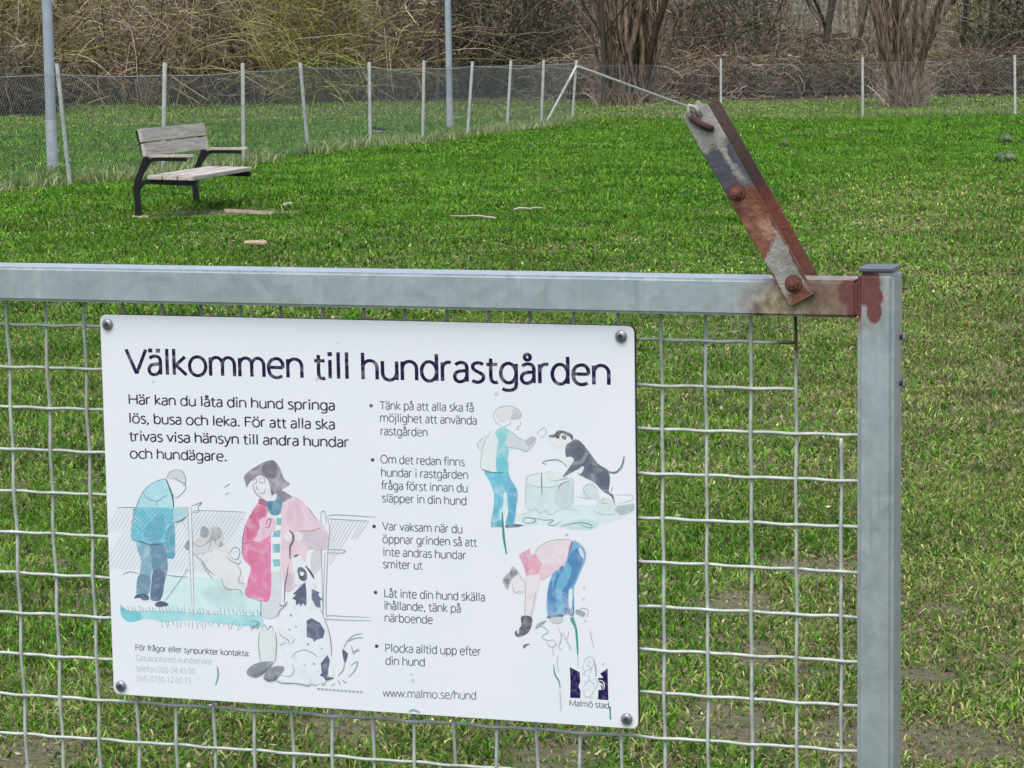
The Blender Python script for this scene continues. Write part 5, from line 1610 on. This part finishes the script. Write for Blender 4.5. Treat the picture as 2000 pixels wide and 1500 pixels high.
def far_wood():
    r = np.random.default_rng(88)
    parts = []
    n = 900
    x = r.uniform(-24, 24, n); y = r.uniform(90, 116, n)
    st = np.stack([x, y, gz(x, y) - 0.1], 1)
    di = np.stack([r.normal(0, 0.12, n), r.normal(0, 0.1, n), np.ones(n)], 1)
    P = curvy(r, st, di, r.uniform(4, 8, n), 8, 0.16, 0)
    parts.append(tubes(P, r.uniform(0.015, 0.055, n)[:, None] * np.linspace(1, 0.5, 8)[None, :], pick(r, [GRY, BRN, (0.28, 0.25, 0.21), (0.08, 0.065, 0.055)], n), 4))
    n = 15000
    x = r.uniform(-24, 24, n); y = r.uniform(89, 112, n)
    st = np.stack([x, y, gz(x, y) + r.uniform(0, 5.5, n)], 1)
    di = r.normal(0, 1, (n, 3)); di[:, 2] = di[:, 2] * 0.7 + 0.5
    P = curvy(r, st, di, r.uniform(0.5, 1.8, n), 5, 0.5, 0)
    left = sstep(0.5, -3, x)[:, None]
    c = pick(r, [(0.27, 0.26, 0.205), (0.35, 0.335, 0.27), (0.19, 0.195, 0.12), (0.11, 0.105, 0.07)], n) * (1 - left) + pick(r, [TAN, BRN, OLV], n) * left
    parts.append(tubes(P, r.uniform(0.006, 0.016, n)[:, None] * np.linspace(1, 0.5, 5)[None, :], c))
    V, Q, C = joinq(parts)
    tag(mesh_np('far_wood', V, None, C, M_TWIG, quads=Q), kind='stuff')
    # dead leaves and twigs on the ground under the trees
    n = 16000
    x = r.uniform(-17, 17, n); y = r.uniform(67, 88, n)
    k = (y + 0.55 * np.minimum(x, 2) + 4 * (fnoise(x, y, 0.4, 7) - 0.5)) > 76
    x, y = x[k], y[k]; n = len(x)
    c0 = np.stack([x, y, gz(x, y) + 0.02 + 0.05 * r.random(n)], 1)
    u = r.normal(0, 1, (n, 3)); u[:, 2] *= 0.5; u /= np.linalg.norm(u, axis=1, keepdims=True)
    v = np.cross(u, r.normal(0, 1, (n, 3))); v /= np.linalg.norm(v, axis=1, keepdims=True)
    s = r.uniform(0.03, 0.09, n)[:, None]
    V = np.stack([c0 - u * s, c0 + v * s * 0.5, c0 + u * s, c0 - v * s * 0.5], 1).reshape(-1, 3)
    C = np.repeat(pick(r, [(0.15, 0.11, 0.07), (0.22, 0.18, 0.12), (0.08, 0.06, 0.045), (0.32, 0.28, 0.21), (0.10, 0.12, 0.04)], n), 4, 0)
    tag(mesh_np('leaf_litter', V, None, C, M_LEAF, quads=np.arange(n * 4).reshape(n, 4)), kind='stuff')


far_wood()


def fallen_leaves():
    r = np.random.default_rng(19)
    y = 5 + 45 * r.random(3600) ** 1.3; x = r.uniform(-1, 1, len(y)) * (0.182 * y + 0.8)
    k = fnoise(x, y, 0.8, 23) > 0.42
    x, y = x[k], y[k]; n = len(x)
    c0 = np.stack([x, y, gz(x, y) + r.uniform(0.012, 0.05, n)], 1)
    u = r.normal(0, 1, (n, 3)); u[:, 2] *= 0.35; u /= np.linalg.norm(u, axis=1, keepdims=True)
    v = np.cross(u, r.normal(0, 0.35, (n, 3)) + np.array([0, 0, 1.0])); v /= np.linalg.norm(v, axis=1, keepdims=True)
    s = (r.uniform(0.004, 0.010, n) * (1 + y / 25))[:, None]
    w = np.stack([c0 - u * s, c0 + v * s * 0.45, c0 + u * s + np.array([0, 0, 0.004]), c0 - v * s * 0.45], 1).reshape(-1, 3)
    C = np.repeat(pick(r, [(0.42, 0.38, 0.24), (0.30, 0.24, 0.15), (0.50, 0.50, 0.34), (0.16, 0.12, 0.08)], n), 4, 0)
    tag(mesh_np('fallen_leaves', w, None, C, M_LEAF, quads=np.arange(n * 4).reshape(n, 4)), kind='stuff')


fallen_leaves()


# ------------------------------------------------------------------ small things on the grass
def stick(px0, py0, px1, py1, r, label, mat, lift=0.02, d=None, name='stick'):
    a = ground(px0, py0) if d is None else at_depth(px0, py0, d)
    b = ground(px1, py1) if d is None else at_depth(px1, py1, d)
    root = Vector((a + b) / 2)
    rr = random.Random(int(px0)); pts = []
    for k in range(7):
        t = k / 6
        p = a.lerp(b, t) - root
        off = Vector((0, rr.uniform(-1, 1) * 0.012, lift + rr.uniform(0, 1) * 0.012)) if 0 < k < 6 else Vector((0, 0, lift))
        pts.append(p + off)
    m = MB(); m.tube(pts, [r * (1.15 - 0.5 * k / 6) for k in range(7)], mat, 7)
    o = m.build(name, None, smooth=True, loc=root)
    tag(o, label, name.replace('_', ' '))
    return o


stick(968, 434, 880, 430, 0.0085, 'longest pale stick lying on the grass in the middle of the lawn', M_WHITE, 0.035)
stick(1004, 416, 1066, 414, 0.010, 'shorter pale stick lying behind the longest one', M_WHITE, 0.03)
stick(408, 198, 334, 149, 0.017, 'long pale fallen branch slanting behind the fence above the bench', M_PALEWOOD, 0, 76.5, 'fallen_branch')
stick(392, 204, 338, 171, 0.014, 'shorter pale fallen branch slanting just below the longer one', M_PALEWOOD, 0, 76.3, 'fallen_branch')
stick(1837, 62, 1913, 64, 0.025, 'short pale rail high among the twigs right of the big trunk clump', M_WHITE, 0, 82.5, 'pale_rail')  # distant pale rail glimpsed through the trees


def chip(px, py, w, d, h, label, mat, name='wood_chip', rot=0.2):
    g = ground(px, py)
    m = MB()
    m.prism([(-w / 2, 0), (-w * 0.2, -0.1 * h), (w * 0.5, h * 0.05), (w * 0.46, h), (0, h * 0.8), (-w * 0.45, h * 0.45)], -d / 2, d / 2, mat)
    o = m.build(name, None, bevel=0.004, loc=g + Vector((0, 0, 0.03))); o.rotation_euler = (0.12, 0.1, rot)
    tag(o, label, name.replace('_', ' '))


chip(500, 484, 0.17, 0.09, 0.022, 'flat beige wood chip on the grass in front of the bench', M_PALEWOOD)
chip(562, 408, 0.09, 0.07, 0.035, 'small white scrap on the grass right of the bench', M_WHITE, 'paper_scrap')
chip(488, 422, 0.46, 0.20, 0.012, 'grey brown plank half sunk in the bare earth beside the bench', M_OLDPLANK, 'ground_plank', 0.25)


def stone(px, py, w, h, label, seed):
    g = ground(px, py)
    bm = bmesh.new(); bmesh.ops.create_icosphere(bm, subdivisions=3, radius=1)
    r = random.Random(seed); ph = [r.uniform(0, 6) for _ in range(6)]
    for v in bm.verts:
        c = v.co.copy()
        f = 1 + 0.16 * math.sin(3 * c.x + ph[0]) + 0.12 * math.sin(4 * c.y + ph[1] + 2 * c.z) + 0.05 * math.sin(9 * c.x + ph[2] + 7 * c.z)
        v.co = Vector((c.x * f * w / 2, c.y * f * w * 0.38, c.z * f * h * 0.62))
    me = bpy.data.meshes.new('stone'); bm.to_mesh(me); bm.free()
    me.materials.append(M_STONE); me.polygons.foreach_set('use_smooth', [True] * len(me.polygons))
    o = link('stone', me, None, g + Vector((0, 0, h * 0.48)))
    tag(o, label, 'stone', 'mossy stones on the lawn')


def mat_stone():
    t = NT('mossy_stone')
    n = t.noise(14, 5); n2 = t.noise(30, 5)
    c = t.ramp(n, [(0.35, (0.028, 0.06, 0.02)), (0.55, (0.10, 0.145, 0.07)), (0.75, (0.22, 0.26, 0.17))])
    t.bump(n2, 0.8, 0.015)
    return t.set(c, 1.0, 0, 0.05)


M_STONE = mat_stone()
stone(1962, 281, 0.24, 0.13, 'mossy grey green stone, the farther of the two at the right edge', 1)
stone(1964, 320, 0.26, 0.14, 'mossy grey green stone, the nearer of the two at the right edge', 2)
stone(1532, 290, 0.17, 0.11, 'small mossy stone alone on the lawn right of the latch', 3)


def bird():
    g = ground(742, 273)
    root = empty('bird', g + Vector((0.02, -0.20, 0.09))); tag(root, 'small black and white long tailed bird on the grass at the foot of the fence', 'bird')
    # spine from beak to tail tip: position, half width, half height
    sp = [(-0.150, 0.118, 0.002, 0.002), (-0.128, 0.120, 0.007, 0.008), (-0.118, 0.123, 0.017, 0.018), (-0.100, 0.125, 0.024, 0.024), (-0.082, 0.115, 0.024, 0.027), (-0.055, 0.097, 0.036, 0.042),
          (-0.015, 0.088, 0.044, 0.048), (0.03, 0.088, 0.038, 0.038), (0.065, 0.092, 0.022, 0.022), (0.09, 0.094, 0.016, 0.010), (0.15, 0.098, 0.018, 0.006), (0.22, 0.102, 0.014, 0.005), (0.25, 0.104, 0.004, 0.003)]
    n = 12; V = []; C = []; Q = []
    for i, (x, z, a, b) in enumerate(sp):
        for k in range(n):
            t = 2 * math.pi * k / n
            V.append((x, a * math.cos(t), z + b * math.sin(t)))
            white = 4 < i < 8 and math.sin(t) < -0.35
            C.append((0.75, 0.74, 0.72) if white else (0.012, 0.013, 0.02))
    for i in range(len(sp) - 1):
        for k in range(n):
            Q.append((i * n + k, i * n + (k + 1) % n, (i + 1) * n + (k + 1) % n, (i + 1) * n + k))
    o = mesh_np('body', np.array(V), None, np.array(C), M_TWIG, root, quads=np.array(Q))
    o.data.polygons.foreach_set('use_smooth', [True] * len(o.data.polygons))
    for y in (-0.016, 0.016):
        m = MB(); m.tube([(0.0, y, 0.055), (0.012, y, 0.03), (0.0, y, 0.0), (-0.025, y, -0.002)], 0.0035, M_IRON, 6); m.build('leg', root)


bird()
